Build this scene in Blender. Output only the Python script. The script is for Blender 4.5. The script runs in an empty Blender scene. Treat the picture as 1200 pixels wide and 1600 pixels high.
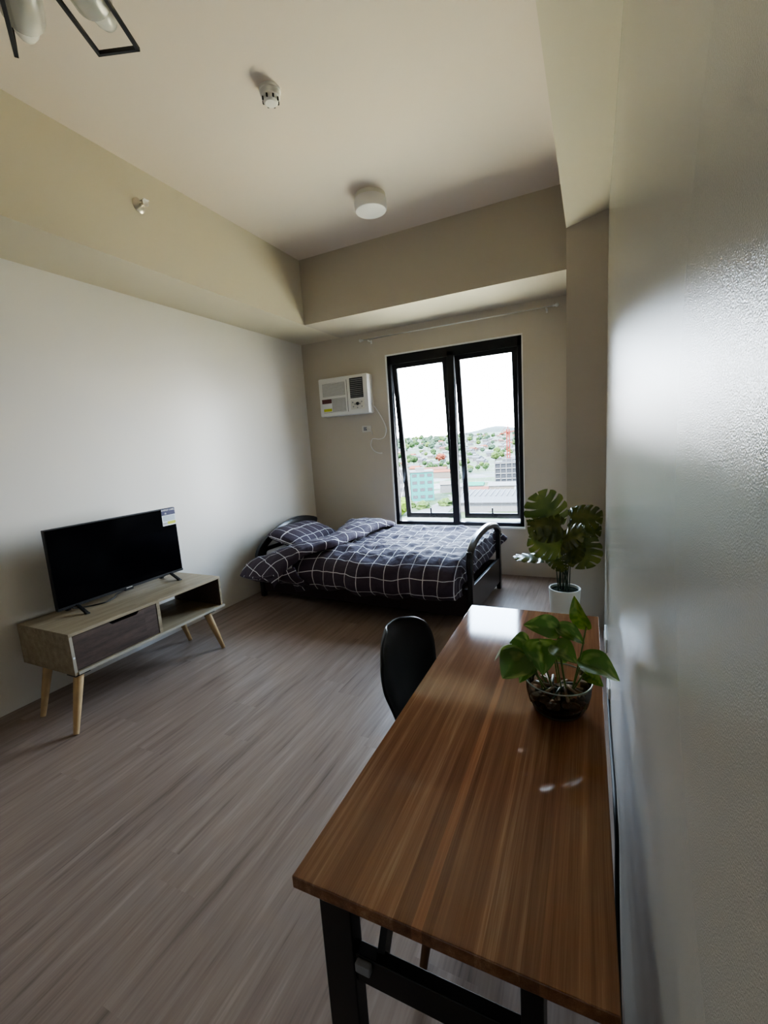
import bpy, bmesh, math, random
from mathutils import Vector, Matrix, noise
random.seed(7)
PI = math.pi
COL = bpy.context.scene.collection
sc = bpy.context.scene

# ------------------------------------------------------------------ materials
MATS = {}
def new_mat(name):
    m = bpy.data.materials.new(name); m.use_nodes = True
    nt = m.node_tree
    return m, nt, nt.nodes['Principled BSDF']
def mat(name, col, rough=.5, metal=0, spec=.5, coat=0, trans=0, bump=None, var=None, emit=None):
    """plain procedural paint: bump=(scale,strength) var=(scale,amount)"""
    m, nt, b = new_mat(name)
    b.inputs['Base Color'].default_value = (*col, 1)
    b.inputs['Roughness'].default_value = rough
    b.inputs['Metallic'].default_value = metal
    b.inputs['Specular IOR Level'].default_value = spec
    b.inputs['Coat Weight'].default_value = coat
    b.inputs['Coat Roughness'].default_value = .08
    if trans: b.inputs['Transmission Weight'].default_value = trans
    if emit:
        b.inputs['Emission Color'].default_value = (*col, 1); b.inputs['Emission Strength'].default_value = emit
    tc = nt.nodes.new('ShaderNodeTexCoord')
    if var:
        n = nt.nodes.new('ShaderNodeTexNoise'); n.inputs['Scale'].default_value = var[0]; n.inputs['Detail'].default_value = 4
        nt.links.new(tc.outputs['Object'], n.inputs['Vector'])
        r = nt.nodes.new('ShaderNodeValToRGB'); a = var[1]
        r.color_ramp.elements[0].position = .3; r.color_ramp.elements[1].position = .7
        r.color_ramp.elements[0].color = (*[c*(1-a) for c in col], 1); r.color_ramp.elements[1].color = (*[min(1, c*(1+a)) for c in col], 1)
        nt.links.new(n.outputs['Fac'], r.inputs['Fac']); nt.links.new(r.outputs['Color'], b.inputs['Base Color'])
    if bump:
        n = nt.nodes.new('ShaderNodeTexNoise'); n.inputs['Scale'].default_value = bump[0]; n.inputs['Detail'].default_value = 3
        nt.links.new(tc.outputs['Object'], n.inputs['Vector'])
        bp = nt.nodes.new('ShaderNodeBump'); bp.inputs['Strength'].default_value = bump[1]; bp.inputs['Distance'].default_value = .002 if bump[0] < 900 else .0011
        nt.links.new(n.outputs['Fac'], bp.inputs['Height']); nt.links.new(bp.outputs['Normal'], b.inputs['Normal'])
    MATS[name] = m
    return m
def streak_mat(name, stops, plank, axis_len, coord='Object', stretch=(22, 1.2, 22), fine=(160, 5, 160), rough=.4, coat=0, plank_amt=.5, spec=.5, swap=False, gap=0, bump=.05, plank_len=1.2, tone=None):
    """wood: planks along Y, per plank tone plus stretched grain.  stops = [(pos,col)...]"""
    m, nt, b = new_mat(name); N = nt.nodes; L = nt.links
    tc = N.new('ShaderNodeTexCoord')
    vec = tc.outputs[coord]
    sep = N.new('ShaderNodeSeparateXYZ'); L.new(vec, sep.inputs[0])
    def math_(op, a, bb=None):
        n = N.new('ShaderNodeMath'); n.operation = op
        for i, v in enumerate((a, bb)):
            if v is None: continue
            if isinstance(v, (int, float)): n.inputs[i].default_value = v
            else: L.new(v, n.inputs[i])
        return n.outputs[0]
    X, Y = (sep.outputs[1], sep.outputs[0]) if swap else (sep.outputs[0], sep.outputs[1])
    row = math_('FLOOR', math_('DIVIDE', X, plank))
    wn0 = N.new('ShaderNodeTexWhiteNoise'); wn0.noise_dimensions = '1D'; L.new(row, wn0.inputs['W'])
    cell = math_('FLOOR', math_('ADD', math_('DIVIDE', Y, plank_len), math_('MULTIPLY', wn0.outputs['Value'], 7)))
    cmb = N.new('ShaderNodeCombineXYZ'); L.new(row, cmb.inputs[0]); L.new(cell, cmb.inputs[1])
    wn = N.new('ShaderNodeTexWhiteNoise'); wn.noise_dimensions = '2D'; L.new(cmb.outputs[0], wn.inputs['Vector'])
    mp = N.new('ShaderNodeMapping'); mp.inputs['Scale'].default_value = stretch; L.new(vec, mp.inputs['Vector'])
    off = N.new('ShaderNodeVectorMath'); off.operation = 'MULTIPLY_ADD'; L.new(wn.outputs['Color'], off.inputs[0]); off.inputs[1].default_value = (20, 20, 20); L.new(mp.outputs[0], off.inputs[2])
    n1 = N.new('ShaderNodeTexNoise'); n1.inputs['Scale'].default_value = 1; n1.inputs['Detail'].default_value = 5; n1.inputs['Roughness'].default_value = .6; L.new(off.outputs[0], n1.inputs['Vector'])
    mp2 = N.new('ShaderNodeMapping'); mp2.inputs['Scale'].default_value = fine; L.new(vec, mp2.inputs['Vector'])
    n2 = N.new('ShaderNodeTexNoise'); n2.inputs['Scale'].default_value = 1; n2.inputs['Detail'].default_value = 3; L.new(mp2.outputs[0], n2.inputs['Vector'])
    v = math_('ADD', math_('MULTIPLY', wn.outputs['Value'], plank_amt), math_('MULTIPLY', n1.outputs['Fac'], 1 - plank_amt))
    v = math_('ADD', v, math_('MULTIPLY', math_('SUBTRACT', n2.outputs['Fac'], .5), .38))
    rp = N.new('ShaderNodeValToRGB'); el = rp.color_ramp.elements
    el[0].position, el[0].color = stops[0][0], (*stops[0][1], 1); el[1].position, el[1].color = stops[-1][0], (*stops[-1][1], 1)
    for p, c in stops[1:-1]:
        e = el.new(p); e.color = (*c, 1)
    L.new(v, rp.inputs['Fac'])
    L.new(rp.outputs['Color'], b.inputs['Base Color'])
    if tone:    # boards of different tone across the width
        tr = N.new('ShaderNodeValToRGB'); tr.color_ramp.interpolation = 'CONSTANT'; te = tr.color_ramp.elements
        te[0].position, te[0].color = tone[0][0], (tone[0][1],)*3+(1,); te[1].position, te[1].color = tone[-1][0], (tone[-1][1],)*3+(1,)
        for p, c in tone[1:-1]:
            e = te.new(p); e.color = (c, c, c, 1)
        L.new(math_('MULTIPLY', X, 2.0), tr.inputs['Fac'])
        mm = N.new('ShaderNodeVectorMath'); mm.operation = 'MULTIPLY'; L.new(rp.outputs['Color'], mm.inputs[0]); L.new(tr.outputs['Color'], mm.inputs[1])
        L.new(mm.outputs[0], b.inputs['Base Color'])
    b.inputs['Roughness'].default_value = rough; b.inputs['Coat Weight'].default_value = coat; b.inputs['Coat Roughness'].default_value = .06
    b.inputs['Specular IOR Level'].default_value = spec
    bp = N.new('ShaderNodeBump'); bp.inputs['Strength'].default_value = bump; bp.inputs['Distance'].default_value = .002
    L.new(v, bp.inputs['Height']); L.new(bp.outputs['Normal'], b.inputs['Normal'])
    MATS[name] = m
    return m
def plaid_mat(name, base, line, pitch, width, rough=.8):
    """thin pale grid lines on dark cloth, laid out in cloth (UV) metres"""
    m, nt, b = new_mat(name); N = nt.nodes; L = nt.links
    uv = N.new('ShaderNodeUVMap'); sep = N.new('ShaderNodeSeparateXYZ')
    L.new(uv.outputs[0], sep.inputs[0])
    outs = []
    for i in (0, 1):
        d = N.new('ShaderNodeMath'); d.operation = 'DIVIDE'; d.inputs[1].default_value = pitch; L.new(sep.outputs[i], d.inputs[0])
        f = N.new('ShaderNodeMath'); f.operation = 'FRACT'; L.new(d.outputs[0], f.inputs[0])
        c = N.new('ShaderNodeMath'); c.operation = 'LESS_THAN'; c.inputs[1].default_value = width/pitch; L.new(f.outputs[0], c.inputs[0])
        outs.append(c.outputs[0])
    mx = N.new('ShaderNodeMath'); mx.operation = 'MAXIMUM'; L.new(outs[0], mx.inputs[0]); L.new(outs[1], mx.inputs[1])
    mix = N.new('ShaderNodeMix'); mix.data_type = 'RGBA'
    mix.inputs['A'].default_value = (*base, 1); mix.inputs['B'].default_value = (*line, 1)
    L.new(mx.outputs[0], mix.inputs['Factor']); L.new(mix.outputs['Result'], b.inputs['Base Color'])
    b.inputs['Roughness'].default_value = rough; b.inputs['Sheen Weight'].default_value = .06; b.inputs['Specular IOR Level'].default_value = .3
    n = N.new('ShaderNodeTexNoise'); n.inputs['Scale'].default_value = 28; n.inputs['Detail'].default_value = 4
    tc = N.new('ShaderNodeTexCoord'); L.new(tc.outputs['Object'], n.inputs['Vector'])
    bp = N.new('ShaderNodeBump'); bp.inputs['Strength'].default_value = .35; bp.inputs['Distance'].default_value = .02
    L.new(n.outputs['Fac'], bp.inputs['Height']); L.new(bp.outputs['Normal'], b.inputs['Normal'])
    MATS[name] = m
    return m
def leaf_mat(name, c1, c2, scale, rough=.35, thr=(.42, .6)):
    m, nt, b = new_mat(name); N = nt.nodes; L = nt.links
    uv = N.new('ShaderNodeUVMap'); mp = N.new('ShaderNodeMapping'); mp.inputs['Scale'].default_value = scale; L.new(uv.outputs[0], mp.inputs[0])
    oi = N.new('ShaderNodeObjectInfo')
    ad = N.new('ShaderNodeVectorMath'); ad.operation = 'ADD'; L.new(mp.outputs[0], ad.inputs[0])
    ml = N.new('ShaderNodeMath'); ml.operation = 'MULTIPLY'; ml.inputs[1].default_value = 31; L.new(oi.outputs['Random'], ml.inputs[0]); L.new(ml.outputs[0], ad.inputs[1])
    n = N.new('ShaderNodeTexNoise'); n.inputs['Scale'].default_value = 1; n.inputs['Detail'].default_value = 1.2; L.new(ad.outputs[0], n.inputs['Vector'])
    r = N.new('ShaderNodeValToRGB'); r.color_ramp.elements[0].position = thr[0]; r.color_ramp.elements[1].position = thr[1]
    r.color_ramp.elements[0].color = (*c1, 1); r.color_ramp.elements[1].color = (*c2, 1)
    L.new(n.outputs['Fac'], r.inputs['Fac']); L.new(r.outputs['Color'], b.inputs['Base Color'])
    b.inputs['Roughness'].default_value = rough
    # some light comes through the blade
    tr = N.new('ShaderNodeBsdfTranslucent'); L.new(r.outputs['Color'], tr.inputs['Color'])
    ms = N.new('ShaderNodeMixShader'); ms.inputs[0].default_value = .17
    L.new(b.outputs[0], ms.inputs[1]); L.new(tr.outputs[0], ms.inputs[2])
    L.new(ms.outputs[0], N['Material Output'].inputs['Surface'])
    MATS[name] = m
    return m
def glass_mat(name, tint=(1, 1, 1), refl=1.0):
    """thin clear sheet: straight-through plus a fresnel reflection"""
    m = bpy.data.materials.new(name); m.use_nodes = True; nt = m.node_tree; N = nt.nodes; L = nt.links
    N.remove(N['Principled BSDF'])
    t = N.new('ShaderNodeBsdfTransparent'); t.inputs[0].default_value = (*tint, 1)
    g = N.new('ShaderNodeBsdfGlossy'); g.inputs['Roughness'].default_value = .01
    f = N.new('ShaderNodeFresnel'); f.inputs[0].default_value = 1.45
    k = N.new('ShaderNodeMath'); k.operation = 'MULTIPLY'; k.inputs[1].default_value = refl; L.new(f.outputs[0], k.inputs[0])
    mx = N.new('ShaderNodeMixShader'); L.new(k.outputs[0], mx.inputs[0]); L.new(t.outputs[0], mx.inputs[1]); L.new(g.outputs[0], mx.inputs[2])
    L.new(mx.outputs[0], N['Material Output'].inputs['Surface'])
    MATS[name] = m
    return m

WALL = (.71, .66, .585)
mat('wall_shaded', (.58, .53, .45), rough=.6, bump=(220, .12))  # darker copy of the wall colour, shade of the window side painted in
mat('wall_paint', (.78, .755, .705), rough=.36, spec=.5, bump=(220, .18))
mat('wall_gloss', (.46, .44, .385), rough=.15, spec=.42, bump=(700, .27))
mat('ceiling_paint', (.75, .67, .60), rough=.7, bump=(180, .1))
mat('beam_shaded', (.52, .475, .40), rough=.6, bump=(180, .1))  # beam colour darkened to carry the shade on its room side
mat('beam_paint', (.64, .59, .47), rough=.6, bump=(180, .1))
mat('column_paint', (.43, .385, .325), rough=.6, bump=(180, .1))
mat('x_sill', (.30, .31, .24), rough=.7)
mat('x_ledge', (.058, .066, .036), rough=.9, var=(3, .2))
mat('white_trim', (.85, .85, .83), rough=.4)
mat('black_frame', (.012, .012, .016), rough=.35, metal=.3)
mat('grey_metal', (.18, .19, .19), rough=.35, metal=.7)
mat('white_plastic', (.82, .82, .80), rough=.35)
mat('cream_plastic', (.70, .69, .64), rough=.45)
mat('grey_plastic', (.30, .31, .33), rough=.5)
mat('dark_slot', (.03, .03, .035), rough=.7)
mat('vent_grey', (.30, .30, .31), rough=.6)
mat('black_metal', (.010, .010, .011), rough=.4)
mat('bed_lacquer', (.012, .011, .012), rough=.28, coat=.3)
mat('maroon_board', (.035, .016, .018), rough=.6)
mat('mattress_cloth', (.55, .54, .55), rough=.9)
mat('black_plastic', (.008, .008, .009), rough=.42)
mat('screen', (.002, .002, .003), rough=.12, spec=.12)
mat('black_rubber', (.012, .012, .012), rough=.6)
mat('silver', (.75, .75, .74), rough=.3, metal=.9)
mat('brass_steel', (.66, .62, .54), rough=.3, metal=.6)
mat('frosted_glass', (.86, .86, .82), rough=.22, trans=.72)
mat('bulb_white', (.92, .92, .88), rough=.25)
mat('lamp_white', (.78, .77, .78), rough=.45)
mat('pot_white', (.72, .74, .70), rough=.45)
mat('soil', (.010, .014, .007), rough=1, spec=.05, bump=(60, 1))
mat('brown_water', (.075, .038, .022), rough=.12, spec=.6)
mat('root_brown', (.20, .13, .075), rough=.7)
mat('clear_rim', (.30, .34, .32), rough=.08, spec=.8)
mat('lit_edge', (.40, .36, .29), rough=.5)
mat('stem_green', (.12, .18, .04), rough=.5)
mat('stem_dark', (.02, .035, .012), rough=.5)
mat('label_white', (.8, .82, .84), rough=.4)
mat('label_navy', (.010, .010, .075), rough=.4)
mat('label_grey', (.45, .52, .58), rough=.4)
mat('label_yellow', (.55, .58, .03), rough=.4)
mat('label_red', (.12, .03, .03), rough=.4)
mat('pale_wood', (.48, .33, .17), rough=.45, var=(14, .15))
mat('brown_wood', (.16, .075, .03), rough=.45, var=(14, .2))
glass_mat('pane_glass', (.97, .985, .99), .6)
mat('pebble_dark', (.09, .06, .05), rough=.3)
mat('pebble_brown', (.24, .13, .08), rough=.35)
mat('pebble_grey', (.22, .18, .145), rough=.35)
glass_mat('tea_water', (.72, .60, .50), 1.0)
glass_mat('bowl_glass', (.97, .99, .98), 1.0)
streak_mat('floor_vinyl', [(.2, (.12, .084, .066)), (.42, (.24, .179, .147)), (.62, (.30, .230, .192)), (.86, (.43, .34, .285))], .18, 1, stretch=(26, 1.5, 26), fine=(130, 5, 130), rough=.36, plank_amt=.08, spec=.4)
streak_mat('desk_wood', [(.15, (.088, .036, .018)), (.40, (.185, .082, .041)), (.60, (.25, .122, .064)), (.9, (.44, .27, .16))], .0583, 1, stretch=(70, 1.3, 70), fine=(520, 7, 520), rough=.075, coat=.0, plank_amt=.26, spec=.55, bump=.012, plank_len=9, tone=[(0, .95), (.20, 1.02), (.406, 1.55), (.437, .98), (.60, .82), (.745, 1.08), (.86, .98)])
streak_mat('stand_wood', [(.2, (.19, .145, .09)), (.5, (.29, .235, .155)), (.8, (.40, .33, .23))], .3, 1, stretch=(30, 2.2, 30), fine=(200, 8, 200), rough=.5, plank_amt=.0, bump=.03)
streak_mat('dark_weave', [(.2, (.035, .022, .017)), (.5, (.075, .047, .036)), (.8, (.12, .08, .06))], .3, 1, stretch=(60, 4, 40), fine=(300, 30, 200), rough=.6, plank_amt=0, bump=.2)
plaid_mat('plaid', (.064, .047, .068), (.72, .72, .76), .118, .0060)
leaf_mat('monstera_leaf', (.034, .050, .006), (.10, .108, .018), (3, 3, 3), .26, (.35, .7))
leaf_mat('pothos_leaf', (.085, .175, .03), (.30, .40, .11), (2.6, 3.2, 1), .2, (.50, .74))
leaf_mat('pothos_sheen', (.24, .34, .14), (.58, .66, .52), (2.5, 3, 1), .2, (.36, .5))  # reflected sky sheen put into the leaf colour
leaf_mat('pothos_bright', (.085, .17, .02), (.19, .26, .045), (6, 3, 1), .3, (.4, .6))

# ------------------------------------------------------------------ geometry helpers
class MB:
    def __init__(s): s.v = []; s.f = []; s.uv = {}
    def add(s, vs, fs):
        o = len(s.v); s.v += [Vector(p) for p in vs]; s.f += [[o+i for i in f] for f in fs]; return o
    def box(s, a, b):
        x0, y0, z0 = a; x1, y1, z1 = b
        s.add([(x0,y0,z0),(x1,y0,z0),(x1,y1,z0),(x0,y1,z0),(x0,y0,z1),(x1,y0,z1),(x1,y1,z1),(x0,y1,z1)],
              [(0,3,2,1),(4,5,6,7),(0,1,5,4),(1,2,6,5),(2,3,7,6),(3,0,4,7)]); return s
    def obox(s, c, ax, ay, az):
        """box from centre and three half-axis vectors"""
        c, ax, ay, az = map(Vector, (c, ax, ay, az)); vs = []
        for k in (-1, 1):
            for i, j in ((-1,-1),(1,-1),(1,1),(-1,1)): vs.append(c+ax*i+ay*j+az*k)
        s.add(vs, [(0,3,2,1),(4,5,6,7),(0,1,5,4),(1,2,6,5),(2,3,7,6),(3,0,4,7)]); return s
    def bar(s, p, q, w, h=None, up=(0,0,1)):
        p, q = Vector(p), Vector(q); d = (q-p); L = d.length; d.normalize(); u = Vector(up)
        if abs(d.dot(u)) > .98: u = Vector((0,1,0))
        a = d.cross(u).normalized(); b = a.cross(d).normalized(); h = h or w
        return s.obox((p+q)/2, d*L/2, a*w/2, b*h/2)
    def tube(s, pts, r, n=10, caps=True, closed=False):
        pts = [Vector(p) for p in pts]; R = r if isinstance(r, (list, tuple)) else [r]*len(pts); rings = []
        prev = None; m = len(pts)
        for i, p in enumerate(pts):
            if closed: d = pts[(i+1) % m]-pts[i-1]
            else: d = pts[min(i+1, m-1)]-pts[max(i-1, 0)]
            d.normalize()
            if prev is None:
                u = Vector((0,0,1)) if abs(d.z) < .9 else Vector((1,0,0)); a = d.cross(u).normalized()
            else:
                a = (prev-d*prev.dot(d)).normalized()
            prev = a; b = d.cross(a)
            o = len(s.v); s.v += [p+(a*math.cos(2*PI*k/n)+b*math.sin(2*PI*k/n))*R[i] for k in range(n)]; rings.append(o)
        rr = rings+([rings[0]] if closed else [])
        for o1, o2 in zip(rr, rr[1:]):
            for k in range(n): s.f.append([o1+k, o1+(k+1) % n, o2+(k+1) % n, o2+k])
        if caps and not closed:
            s.f.append([rings[0]+k for k in range(n)][::-1]); s.f.append([rings[-1]+k for k in range(n)])
        return s
    def lathe(s, prof, c=(0,0,0), n=32, axis='Z'):
        c = Vector(c); rings = []
        def P(r, h, a):
            x, y = r*math.cos(a), r*math.sin(a)
            return c+(Vector((x,y,h)) if axis == 'Z' else Vector((h,x,y)) if axis == 'X' else Vector((y,h,x)))
        for r, h in prof:
            if r < 1e-6: rings.append((len(s.v), 1)); s.v.append(P(0,h,0))
            else:
                rings.append((len(s.v), n)); s.v += [P(r,h,2*PI*k/n) for k in range(n)]
        for (o1, n1), (o2, n2) in zip(rings, rings[1:]):
            for k in range(n):
                k2 = (k+1) % n
                if n1 == 1 and n2 == 1: continue
                if n1 == 1: s.f.append([o1, o2+k2, o2+k])
                elif n2 == 1: s.f.append([o1+k, o1+k2, o2])
                else: s.f.append([o1+k, o1+k2, o2+k2, o2+k])
        return s
    def grid(s, fn, nu, nv, uvfn=None):
        o = len(s.v)
        for i in range(nu+1):
            for j in range(nv+1):
                s.v.append(Vector(fn(i/nu, j/nv)))
                if uvfn: s.uv[len(s.v)-1] = uvfn(i/nu, j/nv)
        for i in range(nu):
            for j in range(nv):
                a = o+i*(nv+1)+j; s.f.append([a, a+nv+1, a+nv+2, a+1])
        return s
    def prism(s, poly, a, b, axis='Z'):
        """polygon (2-D) extruded from a to b along an axis"""
        n = len(poly)
        def P(p, h): return (p[0],p[1],h) if axis == 'Z' else (h,p[0],p[1]) if axis == 'X' else (p[0],h,p[1])
        o = s.add([P(p,a) for p in poly]+[P(p,b) for p in poly], [])
        s.f.append([o+i for i in range(n)][::-1]); s.f.append([o+n+i for i in range(n)])
        for i in range(n): s.f.append([o+i, o+(i+1) % n, o+n+(i+1) % n, o+n+i])
        return s
def rootloc(o):
    v = Vector((0,0,0))
    while o: v += o.location; o = o.parent
    return v
def obj(name, mb, m, parent=None, local=False, bevel=0, smooth=False, solid=0, subsurf=0, keep=False):
    me = bpy.data.meshes.new(name)
    off = Vector((0,0,0)) if (parent is None or local) else rootloc(parent)
    me.from_pydata([tuple(v-off) for v in mb.v], [], mb.f)
    if mb.uv:
        ul = me.uv_layers.new(name='UVMap')
        for lp in me.loops: ul.data[lp.index].uv = mb.uv.get(lp.vertex_index, (0,0))
    if not keep:
        bm = bmesh.new(); bm.from_mesh(me); bmesh.ops.recalc_face_normals(bm, faces=bm.faces); bm.to_mesh(me); bm.free()
    me.materials.append(MATS[m] if isinstance(m, str) else m)
    o = bpy.data.objects.new(name, me); COL.objects.link(o)
    if parent: o.parent = parent
    if bevel:
        md = o.modifiers.new('bevel', 'BEVEL'); md.width = bevel; md.segments = 2; md.limit_method = 'ANGLE'; md.angle_limit = math.radians(40)
    if solid:
        md = o.modifiers.new('solid', 'SOLIDIFY'); md.thickness = solid; md.offset = 0
    if subsurf:
        md = o.modifiers.new('sub', 'SUBSURF'); md.levels = subsurf; md.render_levels = subsurf
    if smooth:
        for p in me.polygons: p.use_smooth = True
        if smooth == 'auto':
            md = o.modifiers.new('es', 'EDGE_SPLIT'); md.split_angle = math.radians(38)
    return o
def tag(o, label, cat, group=None, kind=None):
    o['label'] = label; o['category'] = cat
    if group: o['group'] = group
    if kind: o['kind'] = kind
    return o
def thing(name, label, cat, loc=(0,0,0), rz=0, group=None):
    o = bpy.data.objects.new(name, None); COL.objects.link(o); o.location = loc; o.rotation_euler = (0,0,rz); o.empty_display_size = .1
    return tag(o, label, cat, group)
def struct(name, mb, m, parent=None, **k):
    o = obj(name, mb, m, parent, **k)
    if parent is None: o['kind'] = 'structure'
    return o
def catmull(P, t):
    n = len(P)-1; x = max(0, min(.99999, t))*n; i = int(x); f = x-i
    p0, p1, p2, p3 = [Vector(P[max(0, min(n, j))]) for j in (i-1, i, i+1, i+2)]
    return .5*((2*p1)+(p2-p0)*f+(2*p0-5*p1+4*p2-p3)*f*f+(3*p1-p0-3*p2+p3)*f**3)
def N2(x, y, z=0): return noise.noise(Vector((x, y, z)))
def text_mesh(name, body, size, m, parent, M, align='CENTER'):
    cu = bpy.data.curves.new(name, 'FONT'); cu.body = body; cu.size = size; cu.align_x = align; cu.align_y = 'CENTER'
    t = bpy.data.objects.new('tmp', cu); COL.objects.link(t)
    bpy.context.view_layer.update()
    me = bpy.data.meshes.new_from_object(t.evaluated_get(bpy.context.evaluated_depsgraph_get()))
    bpy.data.objects.remove(t)
    me.name = name; me.transform(M); me.materials.clear(); me.materials.append(MATS[m])
    o = bpy.data.objects.new(name, me); COL.objects.link(o); o.parent = parent
    return o

# ------------------------------------------------------------------ room
XL, XR, YW, YB, H = -3.1885, -.0184, 4.483, -2.2, 3.2114
T = .15
struct('floor', MB().box((XL-T, YB-T, -.12), (XR+T, YW+T, 0)), 'floor_vinyl')
struct('ceiling', MB().box((XL-T, YB-T, H), (XR+T, YW+T, H+.15)), 'ceiling_paint')
struct('wall_left', MB().box((XL-T, YB-T, 0), (XL, YW+T, H)), 'wall_paint')
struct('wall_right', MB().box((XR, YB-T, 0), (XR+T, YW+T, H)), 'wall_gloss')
struct('wall_rear', MB().box((XL, YB-T, 0), (XR, YB, H)), 'wall_paint')
WX0, WX1, WZ0, WZ1 = -2.1204, -.706, .493, 2.353
wb = MB()
wb.box((XL, YW, 0), (WX0, YW+T, H)); wb.box((WX1, YW, 0), (XR, YW+T, H))
wb.box((WX0, YW, 0), (WX1, YW+T, WZ0)); wb.box((WX0, YW, WZ1), (WX1, YW+T, H))
struct('wall_window_side', wb, 'wall_shaded')
HB = 2.6187
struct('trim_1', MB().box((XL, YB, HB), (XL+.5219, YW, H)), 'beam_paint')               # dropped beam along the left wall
struct('trim_2', MB().box((XL+.5219, YW-.671, HB), (-.272, YW, H)), 'beam_shaded')       # dropped beam over the window
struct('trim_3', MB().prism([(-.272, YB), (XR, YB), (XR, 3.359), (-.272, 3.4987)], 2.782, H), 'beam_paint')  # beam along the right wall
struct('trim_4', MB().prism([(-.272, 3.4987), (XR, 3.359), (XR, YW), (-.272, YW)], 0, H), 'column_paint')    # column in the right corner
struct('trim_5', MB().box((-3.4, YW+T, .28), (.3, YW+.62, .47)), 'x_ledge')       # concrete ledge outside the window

# window
win = bpy.data.objects.new('window_1', None); COL.objects.link(win); win.location = ((WX0+WX1)/2, YW, WZ0); win['kind'] = 'structure'
FW = .042
fy0, fy1 = YW+.012, YW+.075
ZM0, ZM1 = WZ0+.014, WZ1-.008
XA, XB = WX0+.008, WX1-.006
XM = -1.412
fm = MB()
fm.box((XA, fy0, ZM0), (XA+FW, fy1, ZM1)); fm.box((XB-FW, fy0, ZM0), (XB, fy1, ZM1))
fm.box((XA, fy0, ZM1-FW-.05), (XB, fy1, ZM1)); fm.box((XA, fy0, ZM0), (XB, fy1, ZM0+.038))
obj('window_frame', fm, 'black_frame', win, bevel=.003)
obj('mullion', MB().box((XM-.036, fy0, ZM0+.03), (XM+.036, fy1, ZM1-FW)), 'black_frame', win, bevel=.003)
cm = MB()
for a, b in (((WX0-.004, YW-.006, WZ0-.004), (WX0+.009, YW+.06, WZ1+.004)), ((WX1-.007, YW-.006, WZ0-.004), (WX1+.004, YW+.06, WZ1+.004)),
             ((WX0-.004, YW-.006, WZ1-.009), (WX1+.004, YW+.06, WZ1+.004)), ((WX0-.004, YW-.02, WZ0-.006), (WX1+.004, YW+.06, WZ0+.014))): cm.box(a, b)
obj('casing', cm, 'white_trim', win)
ANG = math.radians(6.2)
for x0, x1 in ((XA+FW+.002, XM-.038), (XM+.038, XB-FW-.002)):
    hz, hy = ZM1-FW-.045, YW+.05
    L = hz-(ZM0+.036)
    d = Vector((0, math.sin(ANG), -math.cos(ANG))); nrm = Vector((0, math.cos(ANG), math.sin(ANG)))
    o0 = Vector((0, hy, hz))
    def rect(mb, xa, xb, la, lb, n0=-.018, n1=.03):
        mb.obox(o0+Vector(((xa+xb)/2,0,0))+d*((la+lb)/2)+nrm*((n0+n1)/2), ((xb-xa)/2,0,0), d*((lb-la)/2), nrm*((n1-n0)/2))
    s = MB(); w = .05
    rect(s, x0, x0+w, 0, L); rect(s, x1-w, x1, 0, L); rect(s, x0, x1, 0, w); rect(s, x0, x1, L-w, L)
    sash = obj('sash', s, 'black_frame', win, bevel=.003)
    g = MB(); rect(g, x0+w-.004, x1-w+.004, w-.004, L-w+.004, -.003, .003); obj('pane', g, 'pane_glass', sash)
    bead = MB()
    for a in ((x0+w, x0+w+.007, w, L-w), (x1-w-.007, x1-w, w, L-w), (x0+w, x1-w, L-w-.007, L-w)): rect(bead, *a, n0=-.013, n1=-.004)
    obj('glazing_bead', bead, 'grey_metal', sash)
    hx = x0+(x1-x0)*.5
    hb = MB(); rect(hb, hx-.007, hx+.007, L-.12, L-.01, -.034, -.02); rect(hb, hx-.03, hx+.05, L-.03, L-.012, -.03, -.016)
    obj('handle', hb, 'black_frame', sash, bevel=.002)
    st = MB()
    p1 = o0+Vector((x0+.004,0,0))+d*(L*.78)
    st.bar((x0+.004, YW+.06, p1.z+.16), p1, .008, .012); st.bar((x0+.004, YW+.06, p1.z-.12), p1+Vector((0,0,.02)), .006, .01)
    obj('stay', st, 'silver', win)
# light portal in the opening (pure sampling aid, emits nothing)
la = bpy.data.lights.new('window_portal', 'AREA'); la.shape = 'RECTANGLE'; la.size = WX1-WX0; la.size_y = WZ1-WZ0; la.cycles.is_portal = True
lo = bpy.data.objects.new('window_portal', la); COL.objects.link(lo); lo.location = ((WX0+WX1)/2, YW+.14, (WZ0+WZ1)/2); lo.rotation_euler = (-PI/2, 0, 0)

# curtain rod
rod = thing('curtain_rod', 'thin white curtain rod mounted on the wall above the black window', 'curtain rod', (-1.39, 4.40, 2.53))
obj('pole', MB().tube([(-2.33, 4.40, 2.53), (-.43, 4.40, 2.528)], .0055, 10), 'silver', rod, smooth=True)
for x, s in ((-2.33, -1), (-.43, 1)):
    f = obj('finial', MB().lathe([(0,0),(.011,.002),(.012,.012),(.007,.016),(.014,.026),(.017,.036),(.012,.048),(0,.052)], (0,0,0), 14, 'X'), 'silver', rod, local=True, smooth=True)
    f.location = (x-rod.location.x, 0, 0); f.scale = (s, 1, 1)
    bx = x-.055*s
    obj('bracket', MB().box((bx-.005, 4.395, 2.512), (bx+.005, YW, 2.522)).box((bx-.007, YW-.006, 2.497), (bx+.007, YW, 2.535)), 'white_plastic', rod)

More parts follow.
